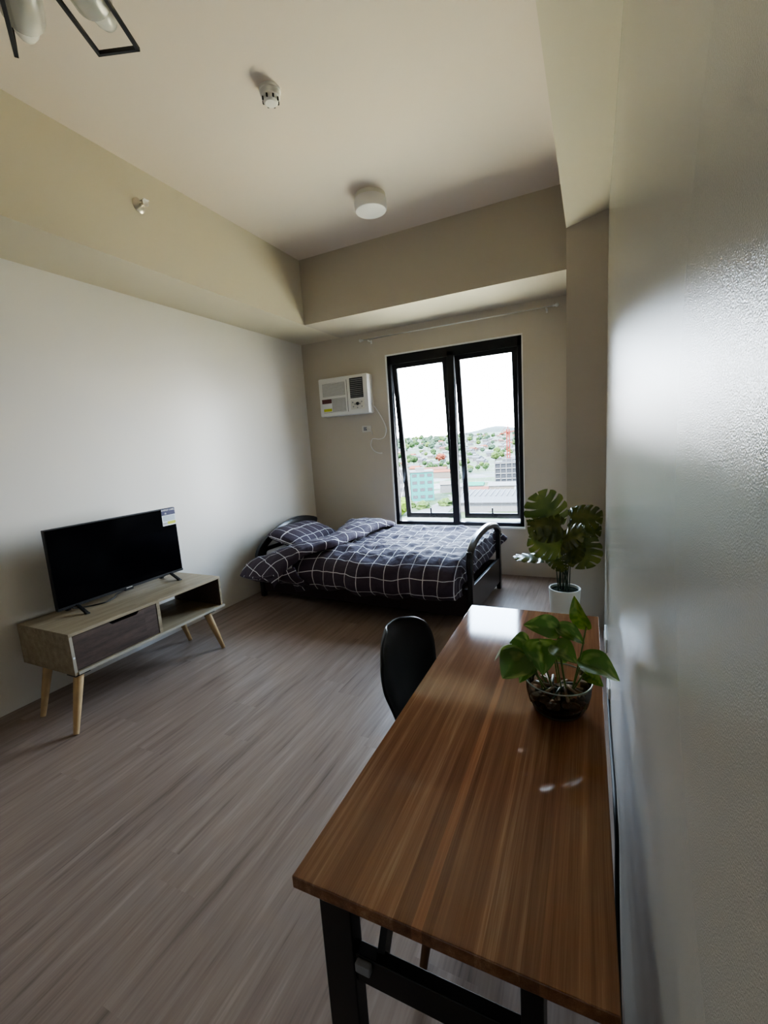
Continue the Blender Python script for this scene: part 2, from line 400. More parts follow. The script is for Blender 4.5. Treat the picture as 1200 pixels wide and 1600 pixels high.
# air conditioner
AX0, AX1, AZ0, AZ1, AY = -2.925, -2.30, 1.766, 2.186, 4.365
ac = thing('air_conditioner', 'white window type air conditioner set in the wall left of the window', 'air conditioner', ((AX0+AX1)/2, YW, AZ0))
obj('casing', MB().box((AX0, AY, AZ0), (AX1, YW+.02, AZ1)), 'white_plastic', ac, bevel=.014, smooth='auto')
def acx(u): return AX0+(AX1-AX0)*u
def acz(v): return AZ0+(AZ1-AZ0)*v
gl = MB()
for v0, v1 in ((.52, .86), (.1, .46)):
    n = 11
    for k in range(n):
        z = acz(v0+(v1-v0)*(k+.5)/n); gl.box((acx(.08), AY-.006, z-.003), (acx(.55), AY-.001, z+.0025))
obj('intake_grille', gl, 'white_plastic', ac)
obj('grille_recess', MB().box((acx(.08), AY-.0012, acz(.52)), (acx(.55), AY+.004, acz(.86))).box((acx(.08), AY-.0012, acz(.1)), (acx(.55), AY+.004, acz(.46))), 'vent_grey', ac)
vt = MB()
for k in range(10):
    z = acz(.42+.48*(k+.5)/10); vt.obox(((acx(.66)+acx(.9))/2, AY-.004, z), ((acx(.9)-acx(.66))/2, 0, 0), (0, .005, .004), (0, -.0015, .002))
obj('vent_louvre', vt, 'vent_grey', ac)
obj('vent_recess', MB().box((acx(.65), AY-.0012, acz(.41)), (acx(.91), AY+.004, acz(.92))), 'dark_slot', ac)
obj('seam', MB().box((acx(.585), AY-.001, acz(.08)), (acx(.593), AY+.004, acz(.9))), 'dark_slot', ac)
cpn = obj('control_panel', MB().box((acx(.65), AY-.002, acz(.12)), (acx(.92), AY+.003, acz(.36))), 'cream_plastic', ac)
for u, v in ((.69,.3),(.70,.19),(.735,.25),(.83,.25),(.87,.3),(.87,.18),(.78,.16)): obj('button', MB().lathe([(0,-.004),(.008,-.003),(.008,.002)], (acx(u), AY-.002, acz(v)), 10, 'Y'), 'grey_plastic', cpn)
obj('dial', MB().lathe([(0,-.012),(.016,-.011),(.018,0),(.018,.002)], (acx(.785), AY-.002, acz(.26)), 18, 'Y'), 'dark_slot', cpn)
stk = obj('energy_sticker', MB().box((acx(.06), AY-.0085, acz(.12)), (acx(.27), AY-.007, acz(.46))), 'label_white', ac)
obj('sticker_header', MB().box((acx(.065), AY-.0095, acz(.34)), (acx(.265), AY-.0084, acz(.45))), 'label_red', stk)
obj('sticker_band', MB().box((acx(.09), AY-.0095, acz(.13)), (acx(.26), AY-.0084, acz(.2))), 'label_yellow', stk)
def Wp(u, v, y=YW-.012): return (u, y, v)
cp = [(-2.303, 4.44, 1.86), (-2.27, 4.46, 1.82), (-2.21, 4.465, 1.72), (-2.165, 4.465, 1.62), (-2.16, 4.465, 1.55), (-2.19, 4.465, 1.49), (-2.25, 4.465, 1.475), (-2.325, 4.465, 1.485),
      (-2.35, 4.465, 1.45), (-2.355, 4.465, 1.40), (-2.32, 4.465, 1.35), (-2.27, 4.465, 1.325), (-2.225, 4.465, 1.32)]
obj('power_cord', MB().tube([catmull(cp, i/60) for i in range(61)], .0048, 8), 'white_plastic', ac, smooth=True)
ot = thing('wall_outlet', 'small cream wall outlet on the window wall under the air conditioner', 'outlet', (-2.41, YW, 1.6))
obj('plate', MB().box((-2.462, YW-.008, 1.563), (-2.345, YW, 1.637)), 'cream_plastic', ot, bevel=.004)
obj('socket', MB().box((-2.435, YW-.022, 1.58), (-2.40, YW-.007, 1.62)), 'grey_plastic', ot, bevel=.003)
obj('cord', MB().tube([catmull([(-2.40, YW-.02, 1.605), (-2.375, YW-.025, 1.6), (-2.345, YW-.015, 1.575), (-2.33, YW-.012, 1.53)], i/14) for i in range(15)], .004, 8), 'cream_plastic', ot, smooth=True)

# ceiling fittings
sd = thing('smoke_detector', 'white smoke detector on the ceiling nearest the black framed light', 'smoke detector', (-1.575, 2.07, H))
obj('base', MB().lathe([(0,0),(.053,0),(.053,-.014),(.05,-.016),(0,-.016)], (-1.575, 2.07, H), 32), 'white_plastic', sd, smooth='auto')
obj('sensor_head', MB().lathe([(0,-.016),(.05,-.016),(.048,-.04),(.038,-.044),(.037,-.058),(.028,-.066),(0,-.067)], (-1.575, 2.07, H), 32), 'white_plastic', sd, smooth='auto')
for k in range(8):
    a = 2*PI*k/8+.2; fn = MB().obox((-1.575+.04*math.cos(a), 2.07+.04*math.sin(a), H-.051), (.0035*math.cos(a), .0035*math.sin(a), 0), (-.004*math.sin(a), .004*math.cos(a), 0), (0,0,.0075)); obj('slot', fn, 'dark_slot', sd)
cl = thing('ceiling_lamp', 'round white drum ceiling lamp near the beam over the window', 'ceiling lamp', (-1.58, 3.19, H))
obj('base', MB().lathe([(0,0),(.112,0),(.112,-.028),(0,-.028)], (-1.58, 3.19, H), 48), 'cream_plastic', cl, smooth='auto')
obj('diffuser', MB().lathe([(.100,-.02),(.116,-.03),(.119,-.05),(.117,-.095),(.110,-.106),(.09,-.112),(0,-.114)], (-1.58, 3.19, H), 48), 'lamp_white', cl, smooth='auto')
spk = thing('fire_sprinkler', 'small metal sidewall fire sprinkler on the dropped beam along the left wall', 'sprinkler', (XL+.5219, 2.107, 2.985))
sx, sy, sz = XL+.5219, 2.107, 2.985
obj('escutcheon', MB().lathe([(0,-.004),(.043,-.004),(.043,.003),(.036,.010),(.022,.016),(.012,.018),(0,.018)], (sx, sy, sz), 28, 'X'), 'brass_steel', spk, smooth='auto')
obj('nozzle', MB().lathe([(0,.012),(.011,.012),(.011,.03),(.008,.034),(.008,.046),(0,.046)], (sx, sy, sz), 16, 'X').bar((sx+.04, sy-.012, sz), (sx+.062, sy-.012, sz), .005).bar((sx+.04, sy+.012, sz), (sx+.062, sy+.012, sz), .005), 'brass_steel', spk)
obj('deflector', MB().lathe([(0,.06),(.02,.06),(.022,.064),(0,.065)], (sx, sy, sz), 18, 'X').box((sx+.03, sy-.018, sz+.012), (sx+.075, sy+.018, sz+.016)), 'silver', spk)

# black framed multi-arm ceiling light
ZF = 2.80
LC = Vector((-1.33, .66, 0))
pl = thing('frame_ceiling_light', 'black metal ceiling light with open square frames and frosted glass shades', 'ceiling light', (LC.x, LC.y, H))
obj('canopy', MB().lathe([(0,0),(.09,0),(.09,-.025),(0,-.03)], (LC.x, LC.y, H), 32), 'black_metal', pl, smooth='auto')
obj('stem', MB().tube([(LC.x, LC.y, H-.02), (LC.x, LC.y, ZF-.02)], .012, 12).lathe([(0,-.03),(.035,-.03),(.035,.03),(0,.03)], (LC.x, LC.y, ZF), 20), 'black_metal', pl, smooth='auto')
frames = []
A1, B1 = Vector((-1.634, 1.185, ZF)), Vector((-1.506, 1.236, ZF))
e1 = (B1-A1).normalized(); i1 = Vector((.076, -.168, 0)).normalized()
frames.append((A1, e1, i1, .138, .42))
P2a, P2b = Vector((-1.872, 1.053, ZF)), Vector((-1.739, .964, ZF))
i2 = (P2b-P2a).normalized()
frames.append((P2a, Vector((0,0,1)), i2, .138, .42))
for ang in (205, 265, 325, 25):
    r = Vector((math.cos(math.radians(ang)), math.sin(math.radians(ang)), 0)); t = Vector((-r.y, r.x, 0))
    frames.append((LC+r*.62+t*-.07+Vector((0,0,ZF)), t, -r, .138, .42))
for n_, (A, e, i, w, L) in enumerate(frames):
    bw = .011; nn_ = e.cross(i).normalized()
    f = MB()
    def bb(p, q): d_ = (q-p).normalized(); f.obox((p+q)/2, (q-p)/2+d_*bw/2, d_.cross(nn_)*bw/2, nn_*.0065)
    bb(A, A+e*w); bb(A, A+i*L); bb(A+e*w, A+e*w+i*L); bb(A+i*L, A+e*w+i*L)
    mid = A+e*w/2; end = mid+i*L; hub = Vector((LC.x, LC.y, end.z))
    obj('square_frame', f, 'black_metal', pl, bevel=.001)
    obj('arm', MB().bar(end, hub, .012), 'black_metal', pl)
    # shade and bulb lie along the arm, opening outwards
    side = Vector((.045, .02, -.01)) if n_ == 1 else e*.006+Vector((0,0,.045))
    c = mid+i*(.075 if n_ == 1 else .125)+side; ax = -i
    q = ax.to_track_quat('Z', 'Y').to_matrix()
    def along(prof, n=28):
        m_ = MB().lathe(prof, (0,0,0), n); m_.v = [c+q @ p for p in m_.v]; return m_
    sh = obj('glass_shade', along([(.022,-.175),(.05,-.165),(.060,-.14),(.061,-.005),(.058,.004),(.056,-.004),(.056,-.138),(.046,-.158),(.022,-.168)]), 'frosted_glass', pl, smooth='auto')
    obj('socket', along([(0,-.21),(.02,-.21),(.024,-.175),(.02,-.10),(0,-.10)], 18).bar(c-ax*.2, end, .01), 'black_metal', pl)
    obj('bulb', along([(.014,-.10),(.02,-.05),(.033,-.005),(.039,.03),(.036,.06),(.026,.082),(.012,.093),(0,.095)], 24), 'bulb_white', sh, smooth=True)

# ------------------------------------------------------------------ bed
BTH = math.radians(-2.7)
bed = thing('bed_frame', 'black lacquered single bed frame with arched headboard and footboard', 'bed', (-3.06, 3.27, 0), BTH)
BL, BWd = 2.13, .88
def post(x, y, h): return MB().box((x-.02, y-.024, 0), (x+.02, y+.024, h))
obj('headboard_post', post(0, 0, .43), 'bed_lacquer', bed, True, bevel=.004)
obj('headboard_post', post(0, BWd, .5), 'bed_lacquer', bed, True, bevel=.004)
obj('footboard_post', post(BL, 0, .575), 'bed_lacquer', bed, True, bevel=.004)
obj('footboard_post', post(BL, BWd, .575), 'bed_lacquer', bed, True, bevel=.004)
def arch(x, pts, r0=.024, r1=.024):
    mb = MB(); P = [catmull(pts, i/36) for i in range(37)]; rows = []
    for k, p in enumerate(P):
        d = (P[min(k+1,36)]-P[max(k-1,0)]).normalized(); nrm = Vector((0, -d.z, d.y))
        c = Vector((x, p.y, p.z)); rows.append([c+Vector((1,0,0))*r0*a+nrm*r1*b for a, b in ((-1,-.8),(-.75,-1),(.75,-1),(1,-.8),(1,.5),(.6,1),(-.6,1),(-1,.5))])
    o = len(mb.v)
    for r_ in rows: mb.v += r_
    for k in range(36):
        for j in range(8): mb.f.append([o+k*8+j, o+k*8+(j+1) % 8, o+(k+1)*8+(j+1) % 8, o+(k+1)*8+j])
    mb.f.append([o+j for j in range(8)]); mb.f.append([o+36*8+j for j in range(8)][::-1])
    return mb
HP = [(0,-.03,.36),(0,0,.45),(0,.12,.54),(0,.3,.615),(0,.52,.66),(0,.72,.655),(0,.86,.625),(0,.93,.60)]
FP = [(0,-.012,.40),(0,-.01,.53),(0,.06,.60),(0,.2,.645),(0,.44,.665),(0,.66,.65),(0,.82,.605),(0,.90,.53)]
obj('headboard_rail', arch(0, HP, .028, .034), 'bed_lacquer', bed, True, smooth='auto')
obj('footboard_rail', arch(BL, FP), 'bed_lacquer', bed, True, smooth='auto')
obj('headboard_panel', MB().box((-.01, .02, .2), (.01, BWd-.02, .48)), 'bed_lacquer', bed, True, bevel=.004)
obj('footboard_panel', MB().box((BL-.012, .02, .07), (BL+.012, BWd-.02, .30)), 'bed_lacquer', bed, True, bevel=.004)
for y in (-.002, BWd-.02): obj('side_rail', MB().box((.02, y, .05), (BL-.02, y+.022, .275)), 'maroon_board', bed, True, bevel=.003)
sl = MB()
for k in range(12): x = .1+k*(BL-.2)/11; sl.box((x-.035, .02, .25), (x+.035, BWd-.02, .268))
obj('slat_base', sl, 'maroon_board', bed, True)
obj('support_leg', MB().box((BL/2-.02, BWd/2-.02, 0), (BL/2+.02, BWd/2+.02, .25)), 'bed_lacquer', bed, True)

def bedpt(x, y, z):
    c, s = math.cos(BTH), math.sin(BTH); return Vector((-3.06+c*x-s*y, 3.27+s*x+c*y, z))
mt = obj('mattress', MB().box((.04, .025, .27), (BL-.11, BWd-.025, .46)), 'mattress_cloth', None, bevel=.035, smooth='auto')
mt.location = (-3.06, 3.27, 0); mt.rotation_euler = (0,0,BTH)
tag(mt, 'pale grey mattress under the dark checked bedding', 'mattress')

# duvet: cross-section runs near hem -> over the top -> far side
def duvet_pt(u, v):
    x0 = .60; uf = .86; ua = min(1, u/uf); x = x0+(2.055-x0)*ua
    near = -.235+.05*ua+.022*math.sin(x*9)+.014*math.sin(x*23+1)
    hem = .205+.02*ua+.016*math.sin(x*7+.5)+.01*math.sin(x*19)
    P = [(near+.045, hem), (near-.005, .27), (near-.012, .36), (near+.02, .435), (near+.10, .49), (.02, .525), (.22, .525), (.45, .525), (.68, .53), (.86, .545), (.98, .545), (1.045, .49), (1.05, .39), (1.02, .33)]
    P = [(0, a, b) for a, b in P]
    p = catmull(P, v)
    y, z = p.y, p.z
    top = max(0, min(1, (z-.46)/.05))
    z += top*(.020*N2(x*3.2, y*3.6, 3)+.016*N2(x*7, y*9, 5)+.013*N2(x*15, y*12, 9)+.005*N2(x*30, y*22, 3))
    rdg = math.exp(-((y-.12-.12*(x-1.2))/.06)**2)+.6*math.exp(-((y-.30+.1*(x-1.4))/.05)**2)
    z += top*.016*rdg*(.5+.5*math.sin(x*7))
    y += (1-top)*(.018*N2(x*6, z*8, 2)+.010*N2(x*15, z*10, 7))
    z += .030*math.exp(-((x-x0)/.09)**2)*top
    if u > uf:      # hangs over the foot end of the mattress
        t = (u-uf)/(1-uf)
        x += .018*math.sin(t*PI/2)+.008*N2(y*9, t*3, 6)
        z = z+(min(z, .325+.015*N2(y*5, 1, 2))-z)*t**1.3
        if y < .05: y += t*(.035-y)*.55
        f_ = max(0, min(1, (y-.945)/.05)); x = min(x, 2.078)+.10*t*f_; z += .13*t*f_
    return bedpt(x, y, z)
def arc_uv(fn, nu, nv):
    G = [[Vector(fn(i/nu, j/nv)) for j in range(nv+1)] for i in range(nu+1)]
    uv = {}
    mid = nv//3
    U = [0]
    for i in range(nu): U.append(U[-1]+(G[i+1][mid]-G[i][mid]).length)
    for i in range(nu+1):
        s_ = 0
        for j in range(nv+1):
            if j: s_ += (G[i][j]-G[i][j-1]).length
            uv[(i,j)] = (U[i], s_)
    return uv
def cloth(name, fn, nu, nv, m, solid=.018, uvrot=0, uvoff=(0,0), parent=None):
    uv = arc_uv(fn, nu, nv); c, s = math.cos(uvrot), math.sin(uvrot)
    def uvf(a, b):
        p = uv[(round(a*nu), round(b*nv))]
        w = .006*N2(p[0]*6, p[1]*6, 1)
        return (c*p[0]-s*p[1]+uvoff[0]+w, s*p[0]+c*p[1]+uvoff[1]-w)
    mb = MB().grid(fn, nu, nv, uvf)
    o = obj(name, mb, m, parent, smooth=True, solid=solid)
    return o
dv = cloth('duvet', duvet_pt, 110, 120, 'plaid', uvoff=(.03, .05))
tag(dv, 'dark duvet with white window check spread over the bed', 'duvet')
# turned-back head end of the duvet: a diagonal band from the near corner to the far side
RID = [(.50,-.40,.37),(.60,-.355,.47),(.69,-.26,.545),(.78,-.13,.585),(.88,.02,.60),(.925,.32,.61),(.95,.62,.625),(1.0,.86,.62),(1.03,.98,.56)]
LEF = [(.10,-.37,.33),(.12,-.27,.42),(.30,-.19,.49),(.46,-.12,.535),(.58,.0,.55),(.64,.28,.555),(.60,.56,.60),(.60,.78,.64),(.66,.95,.60)]
def flap_pt(u, v):
    a, b = catmull(LEF, v), catmull(RID, v)
    if u < .0: return bedpt(*a)
    p = a.lerp(b, min(1, u/.9))
    p.z += .035*math.sin(PI*min(1, u/.9))*(1-abs(2*v-1)**3) + .016*N2(p.x*7, p.y*7, 4)+.008*N2(p.x*16, p.y*14, 8)
    if u > .9:   # rolled edge
        t = (u-.9)/.1; p.x += .022*math.sin(t*PI/2); p.z -= .05*t*t
    if v < .12: p.z -= (.12-v)/.12*.07*u
    return bedpt(p.x, p.y, p.z)
fl = cloth('folded_edge', flap_pt, 40, 80, 'plaid', solid=.02, uvrot=.35, uvoff=(.02, .01), parent=None)
fl.parent = dv
# near-side bulge hanging below the folded edge
def hang_pt(u, v):
    a = catmull([(.10,-.37,.33),(.30,-.40,.335),(.50,-.40,.37),(.70,-.33,.44)], u)
    b = Vector((.22+.55*u, -.20-.02*math.sin(u*9), .255-.02*u+.01*math.sin(u*20)))
    p = a.lerp(b, v); p.y -= .035*math.sin(PI*v); p.y += .01*N2(p.x*9, p.z*9, 2)
    return bedpt(p.x, p.y, p.z)
hg = cloth('hanging_edge', hang_pt, 40, 20, 'plaid', solid=.016, uvoff=(.06, .09)); hg.parent = dv

# pillow
def pillow_pt(u, v):
    a = (u-.5)*2; b = (v % 1)*2*PI
    ca = max(0, 1-abs(a)**3.2)**.5
    y = .37+a*.35
    hx, hz = .20*(.82+.18*ca)*(1 if ca > .05 else .8), .072*ca+.004
    x = .265+hx*math.copysign(abs(math.cos(b))**.75, math.cos(b)); z = .556+hz*math.copysign(abs(math.sin(b))**.9, math.sin(b))
    z += (x-.265)*-.26+.008*N2(x*8, y*8, 1)
    return bedpt(x, y, z+.012)
def puv(a, b): return (a*.8, (b % 1)*.95 if b < 1 else .95)
pw = obj('pillow', MB().grid(pillow_pt, 44, 48, puv), 'plaid', None, smooth=True)
tag(pw, 'dark pillow with white window check leaning on the arched headboard', 'pillow')

# ------------------------------------------------------------------ TV stand
tvs = thing('tv_stand', 'low oak look TV stand with dark drawer and splayed pale legs', 'tv stand', (-2.87, 1.795, 0))
SX0, SX1, SY0, SY1, SZ0, SZ1 = -3.12, -2.618, 1.258, 2.325, .287, .524
th = .018
obj('top_panel', MB().box((SX0, SY0, SZ1-th), (SX1, SY1, SZ1)), 'stand_wood', tvs, bevel=.0015)
obj('bottom_panel', MB().box((SX0, SY0+th, SZ0), (SX1+.006, SY1+.012, SZ0+th)), 'stand_wood', tvs, bevel=.0015)
obj('end_panel', MB().box((SX0, SY0, SZ0), (SX1, SY0+th, SZ1-th)), 'stand_wood', tvs, bevel=.0015)
obj('end_panel', MB().box((SX0, SY1-th, SZ0+th), (SX1, SY1, SZ1-th)), 'stand_wood', tvs, bevel=.0015)
ymid = 1.80
obj('divider', MB().box((SX0+.02, ymid-.011, SZ0+th), (SX1-.004, ymid+.011, SZ1-th)), 'stand_wood', tvs)
obj('back_panel', MB().box((SX0, SY0+th, SZ0+th+.045), (SX0+.006, SY1-th, SZ1-th)), 'stand_wood', tvs)
obj('edge_highlight', MB().box((SX1+.006, SY0+th, SZ0+.001), (SX1+.0075, SY1+.012, SZ0+th-.001)).box((SX1, SY0+.001, SZ0+.001), (SX1+.001, SY0+th-.001, SZ1-th)), 'lit_edge', tvs)  # pale strips paint the light on the front lip as colour
dr = obj('drawer', MB().prism([(SY0+th+.004, SZ0+th+.004), (ymid-.014, SZ0+th+.004), (ymid-.014, SZ1-th-.004), (ymid-.13, SZ1-th-.004), (ymid-.15, SZ1-th-.022), (ymid-.30, SZ1-th-.022), (ymid-.32, SZ1-th-.004), (SY0+th+.004, SZ1-th-.004)], SX1-.022, SX1-.006, 'X'), 'dark_weave', tvs, bevel=.001)
obj('drawer_box', MB().box((SX0+.05, SY0+th+.02, SZ0+th+.006), (SX1-.022, ymid-.03, SZ1-.05)), 'dark_slot', dr)
obj('inner_side_panel', MB().box((SX0+.02, SY1-th-.005, SZ0+th), (SX1-.004, SY1-th, SZ1-th)), 'dark_weave', tvs)
obj('cam_cap', MB().lathe([(0,0),(.011,0),(.011,.003),(0,.004)], (SX1-.24, ymid+.011, SZ0+.09), 16, 'Y'), 'label_white', tvs)
obj('cam_cap', MB().lathe([(0,0),(.006,0),(.006,.003),(0,.003)], (SX1, SY0+.009, SZ0+.1), 12, 'X'), 'label_white', tvs)
for tx, ty, fx, fy in ((-2.66, 1.30, -2.572, 1.19), (-2.99, 1.32, -2.945, 1.222), (-2.66, 2.24, -2.575, 2.24+.0), (-2.99, 2.20, -2.945, 2.26)):
    if ty > 2 and fx > -2.6: ty, fy = 2.20, 2.24
    obj('leg', MB().tube([(tx, ty, SZ0-.004), ((tx+fx)/2, (ty+fy)/2, SZ0/2), (fx, fy, 0.0)], [.026, .021, .0135], 20), 'pale_wood', tvs, smooth='auto')
    obj('leg_plate', MB().box((tx-.04, ty-.04, SZ0-.008), (tx+.04, ty+.04, SZ0)), 'black_metal', tvs)

# television
tv = thing('television', 'black flat screen television with an energy label standing on the TV stand', 'television', (-2.945, 1.832, SZ1))
VX, VY0, VY1, VZ0, VZ1 = -2.938, 1.391, 2.274, .566, 1.055
obj('casing', MB().box((VX-.028, VY0, VZ0), (VX, VY1, VZ1)).box((VX-.06, VY0+.12, VZ0+.02), (VX-.026, VY1-.12, VZ0+.26)), 'black_plastic', tv, bevel=.003)
obj('screen', MB().box((VX, VY0+.006, VZ0+.016), (VX+.0015, VY1-.006, VZ1-.006)), 'screen', tv)
obj('bezel', MB().box((VX, VY0, VZ0), (VX+.004, VY1, VZ0+.015)), 'grey_plastic' if False else 'black_plastic', tv, bevel=.001)
obj('badge', MB().box((VX+.0038, 1.815, VZ0+.004), (VX+.0046, 1.858, VZ0+.010)), 'silver', tv)
obj('sensor_box', MB().box((VX-.02, 1.81, VZ0-.014), (VX-.002, 1.87, VZ0)), 'black_plastic', tv, bevel=.003)
for y in (1.50, 2.165):
    ft = MB(); ft.bar((VX-.014, y, VZ0+.012), (VX+.085, y, SZ1+.005), .02, .012); ft.bar((VX-.014, y, VZ0+.012), (VX-.11, y, SZ1+.005), .02, .012)
    ft.box((VX+.07, y-.011, SZ1), (VX+.10, y+.011, SZ1+.008)); ft.box((VX-.125, y-.011, SZ1), (VX-.095, y+.011, SZ1+.008))
    obj('foot', ft, 'black_plastic', tv, bevel=.002)
LY0, LY1, LZ0, LZ1 = 2.158, 2.272, .928, 1.053
lb = obj('energy_label', MB().box((VX+.0016, LY0, LZ0), (VX+.0024, LY1, LZ1)), 'label_white', tv)
lb['label'] = 'navy white and yellow energy label stuck on the screen corner'
obj('label_header', MB().box((VX+.0022, LY0, LZ1-.048), (VX+.0028, LY1, LZ1)), 'label_navy', lb)
obj('label_body', MB().box((VX+.0022, LY0+.008, LZ0+.034), (VX+.0028, LY1-.006, LZ1-.052)), 'label_grey', lb)
obj('label_band', MB().box((VX+.0022, LY0+.042, LZ0+.008), (VX+.0028, LY1-.004, LZ0+.03)), 'label_yellow', lb)
lbox = MB()
for k in range(3): lbox.box((VX+.0022, LY0+.004+k*.013, LZ0+.008), (VX+.0028, LY0+.013+k*.013, LZ0+.024))
obj('label_print', lbox, 'grey_plastic', lb)
Mt = Matrix(((0,0,1,VX+.0031),(1,0,0,(LY0+LY1)/2),(0,1,0,LZ1-.011),(0,0,0,1)))
off = Matrix.Translation(-rootloc(tv))
text_mesh('label_title', 'ENERGY LABEL', .0165, 'label_white', lb, off @ Mt)
text_mesh('label_number', '18', .017, 'label_white', lb, off @ Matrix.Translation((0,-.026,-.024)) @ Mt)
tc_ = obj('television_cord', MB().tube([catmull([(VX-.03, 1.47, .60), (VX-.045, 1.50, .545), (VX-.03, 1.58, SZ1+.006), (VX+.01, 1.66, SZ1+.006), (VX-.02, 1.74, SZ1+.007), (VX-.08, 1.80, SZ1+.006), (VX-.14, 1.95, SZ1+.006), (VX-.17, 2.0, SZ1+.006)], i/50) for i in range(51)], .004, 8), 'black_rubber', tv, smooth=True)

# ------------------------------------------------------------------ desk
DTA = .0102
dk = thing('desk', 'brown wood grain desk with black metal legs along the right wall', 'desk', (-.5252, .4636, 0), DTA)
DW, DL = .4627, 1.2148
obj('desk_top', MB().box((0, 0, .728), (DW, DL, .75)), 'desk_wood', dk, True, bevel=.0015)
for nm, y in (('near', .03), ('far', DL-.075)):
    obj('leg', MB().box((.025, y, 0), (.083, y+.03, .728)), 'black_metal', dk, True, bevel=.002)
    obj('leg', MB().box((.345, y, 0), (.375, y+.05, .728)), 'black_metal', dk, True, bevel=.002)
    obj('cross_bar', MB().box((.083, y+.004, .548), (.345, y+.026, .602)), 'black_metal', dk, True, bevel=.002)
    obj('top_rail', MB().box((.083, y+.004, .70), (.345, y+.026, .728)), 'black_metal', dk, True)
obj('brace', MB().bar((.135, .10, .715), (.118, .052, .555), .012, .034, up=(0,1,0)), 'black_metal', dk, True)
obj('brace', MB().bar((.33, .05, .715), (.36, .5, .715), .02, .012), 'black_metal', dk, True)
obj('latch', MB().box((.088, .022, .582), (.115, .034, .60)), 'grey_plastic', dk, True, bevel=.003)
obj('long_rail', MB().box((.35, .06, .56), (.37, DL-.06, .60)), 'black_metal', dk, True, bevel=.002)

# desk chair
ch = thing('desk_chair', 'black plastic shell chair with wooden legs pushed under the desk', 'chair', (-.402, 1.18, 0), math.radians(-3))
PR = [(.235,.425,.185),(.225,.445,.20),(.12,.440,.21),(0,.425,.215),(-.10,.425,.212),(-.165,.445,.185),(-.205,.50,.155),(-.228,.58,.145),(-.243,.66,.163),(-.257,.735,.182),(-.268,.79,.166),(-.275,.83,.122),(-.279,.854,.05)]
def shell_pt(u, v):
    n = len(PR)-1; t = u*n; p = catmull(PR, u); w = (v-.5)*2
    x, z, hw = p.x, p.y, p.z
    back = max(0, min(1, (u-.42)/.2))
    c = abs(w)**2.6
    x += back*c*.05*(1 if u < .85 else max(.2, 1-(u-.85)*4)); z += (1-back)*c*.055
    if u < .15: z -= .015*(1-abs(w)**2)*(1-u/.15)
    return (x, w*hw, z)
obj('seat_shell', MB().grid(shell_pt, 60, 30), 'black_plastic', ch, True, smooth=True, solid=.007)
cr, sr = math.cos(math.radians(3)), math.sin(math.radians(3))
def CL(x, y, z): return (x*cr-y*sr, x*sr+y*cr, z)
for a, b in ((1,1),(1,-1),(-1,1),(-1,-1)):
    obj('leg', MB().tube([CL(.04+a*.10, b*.13, .405), CL(.04+a*.125, b*.20, .2), CL(.04+a*.145, b*.27, 0)], [.017, .0165, .011], 16), 'brown_wood', ch, True, smooth='auto')
bk = MB()
for a, b, c_, d_ in ((1,1,1,-1),(1,-1,-1,-1),(-1,-1,-1,1),(-1,1,1,1)):
    bk.tube([CL(a*.125, b*.17, .28), CL(c_*.11, d_*.14, .38)], .005, 8)
for p_, q_ in (((-.13,0),(.13,0)),((-.11,-.14),(-.11,.14)),((.11,-.14),(.11,.14))): bk.bar(CL(*p_, .404), CL(*q_, .404), .03, .012)
obj('leg_brace', bk, 'black_metal', ch, True)

# outlets and cord on the right wall
for k, (y, w, lab) in enumerate(((2.16, .16, 'white wall outlet low on the right wall, nearer the desk'), (2.72, .22, 'white wall outlet low on the right wall, nearer the tall plant'))):
    o = thing('wall_outlet', lab, 'outlet', (XR, y, .21), group='outlets on the right wall')
    obj('plate', MB().box((XR-.010, y-w/2, .17), (XR, y+w/2, .25)), 'white_plastic', o, bevel=.003)
    obj('socket', MB().box((XR-.013, y-w/4, .185), (XR-.009, y+w/4, .235)), 'cream_plastic' if k else 'grey_plastic', o, bevel=.002)
cd = obj('black_cord', MB().tube([catmull([(-.030, .95, .012), (-.030, 1.05, .05), (-.028, 1.2, .16), (-.026, 1.28, .22), (-.027, 1.36, .25), (-.026, 1.5, .24), (-.026, 1.8, .2), (-.026, 2.05, .195), (-.027, 2.13, .2)], i/60) for i in range(61)], .006, 8), 'black_rubber', smooth=True)
tag(cd, 'black power cord looping along the right wall behind the desk', 'cord')

# ------------------------------------------------------------------ leaves
def leaf_frame(base, tip, up):
    base, tip, up = Vector(base), Vector(tip), Vector(up)
    y = (tip-base); L = y.length; y.normalize(); z = (up-y*up.dot(y)).normalized(); x = y.cross(z)
    return base, x, y, z, L
def simple_leaf(base, tip, up, width, fold=.35, droop=.15, nu=16, nv=10):
    B, X, Y, Z, L = leaf_frame(base, tip, up); mb = MB()
    def wd(t):    # heart-like half width
        return width/2*(math.sin(PI*min(1, t**.62))**.75 if 0 < t < 1 else 0)*(1-.1*t)
    def f(u, v):
        w = (v-.5)*2; hw = max(wd(u), .0008)
        y = u*L-.13*L*(abs(w)**1.5)*max(0, 1-u*3.2)
        return B+X*(w*hw*math.cos(fold))+Y*y+Z*(abs(w)*hw*math.sin(fold)-droop*L*(u**2)-.05*hw*w*w*math.sin(u*9)+.06*L*math.sin(u*PI))
    return mb.grid(f, nu, nv, lambda a, b: (a, b))
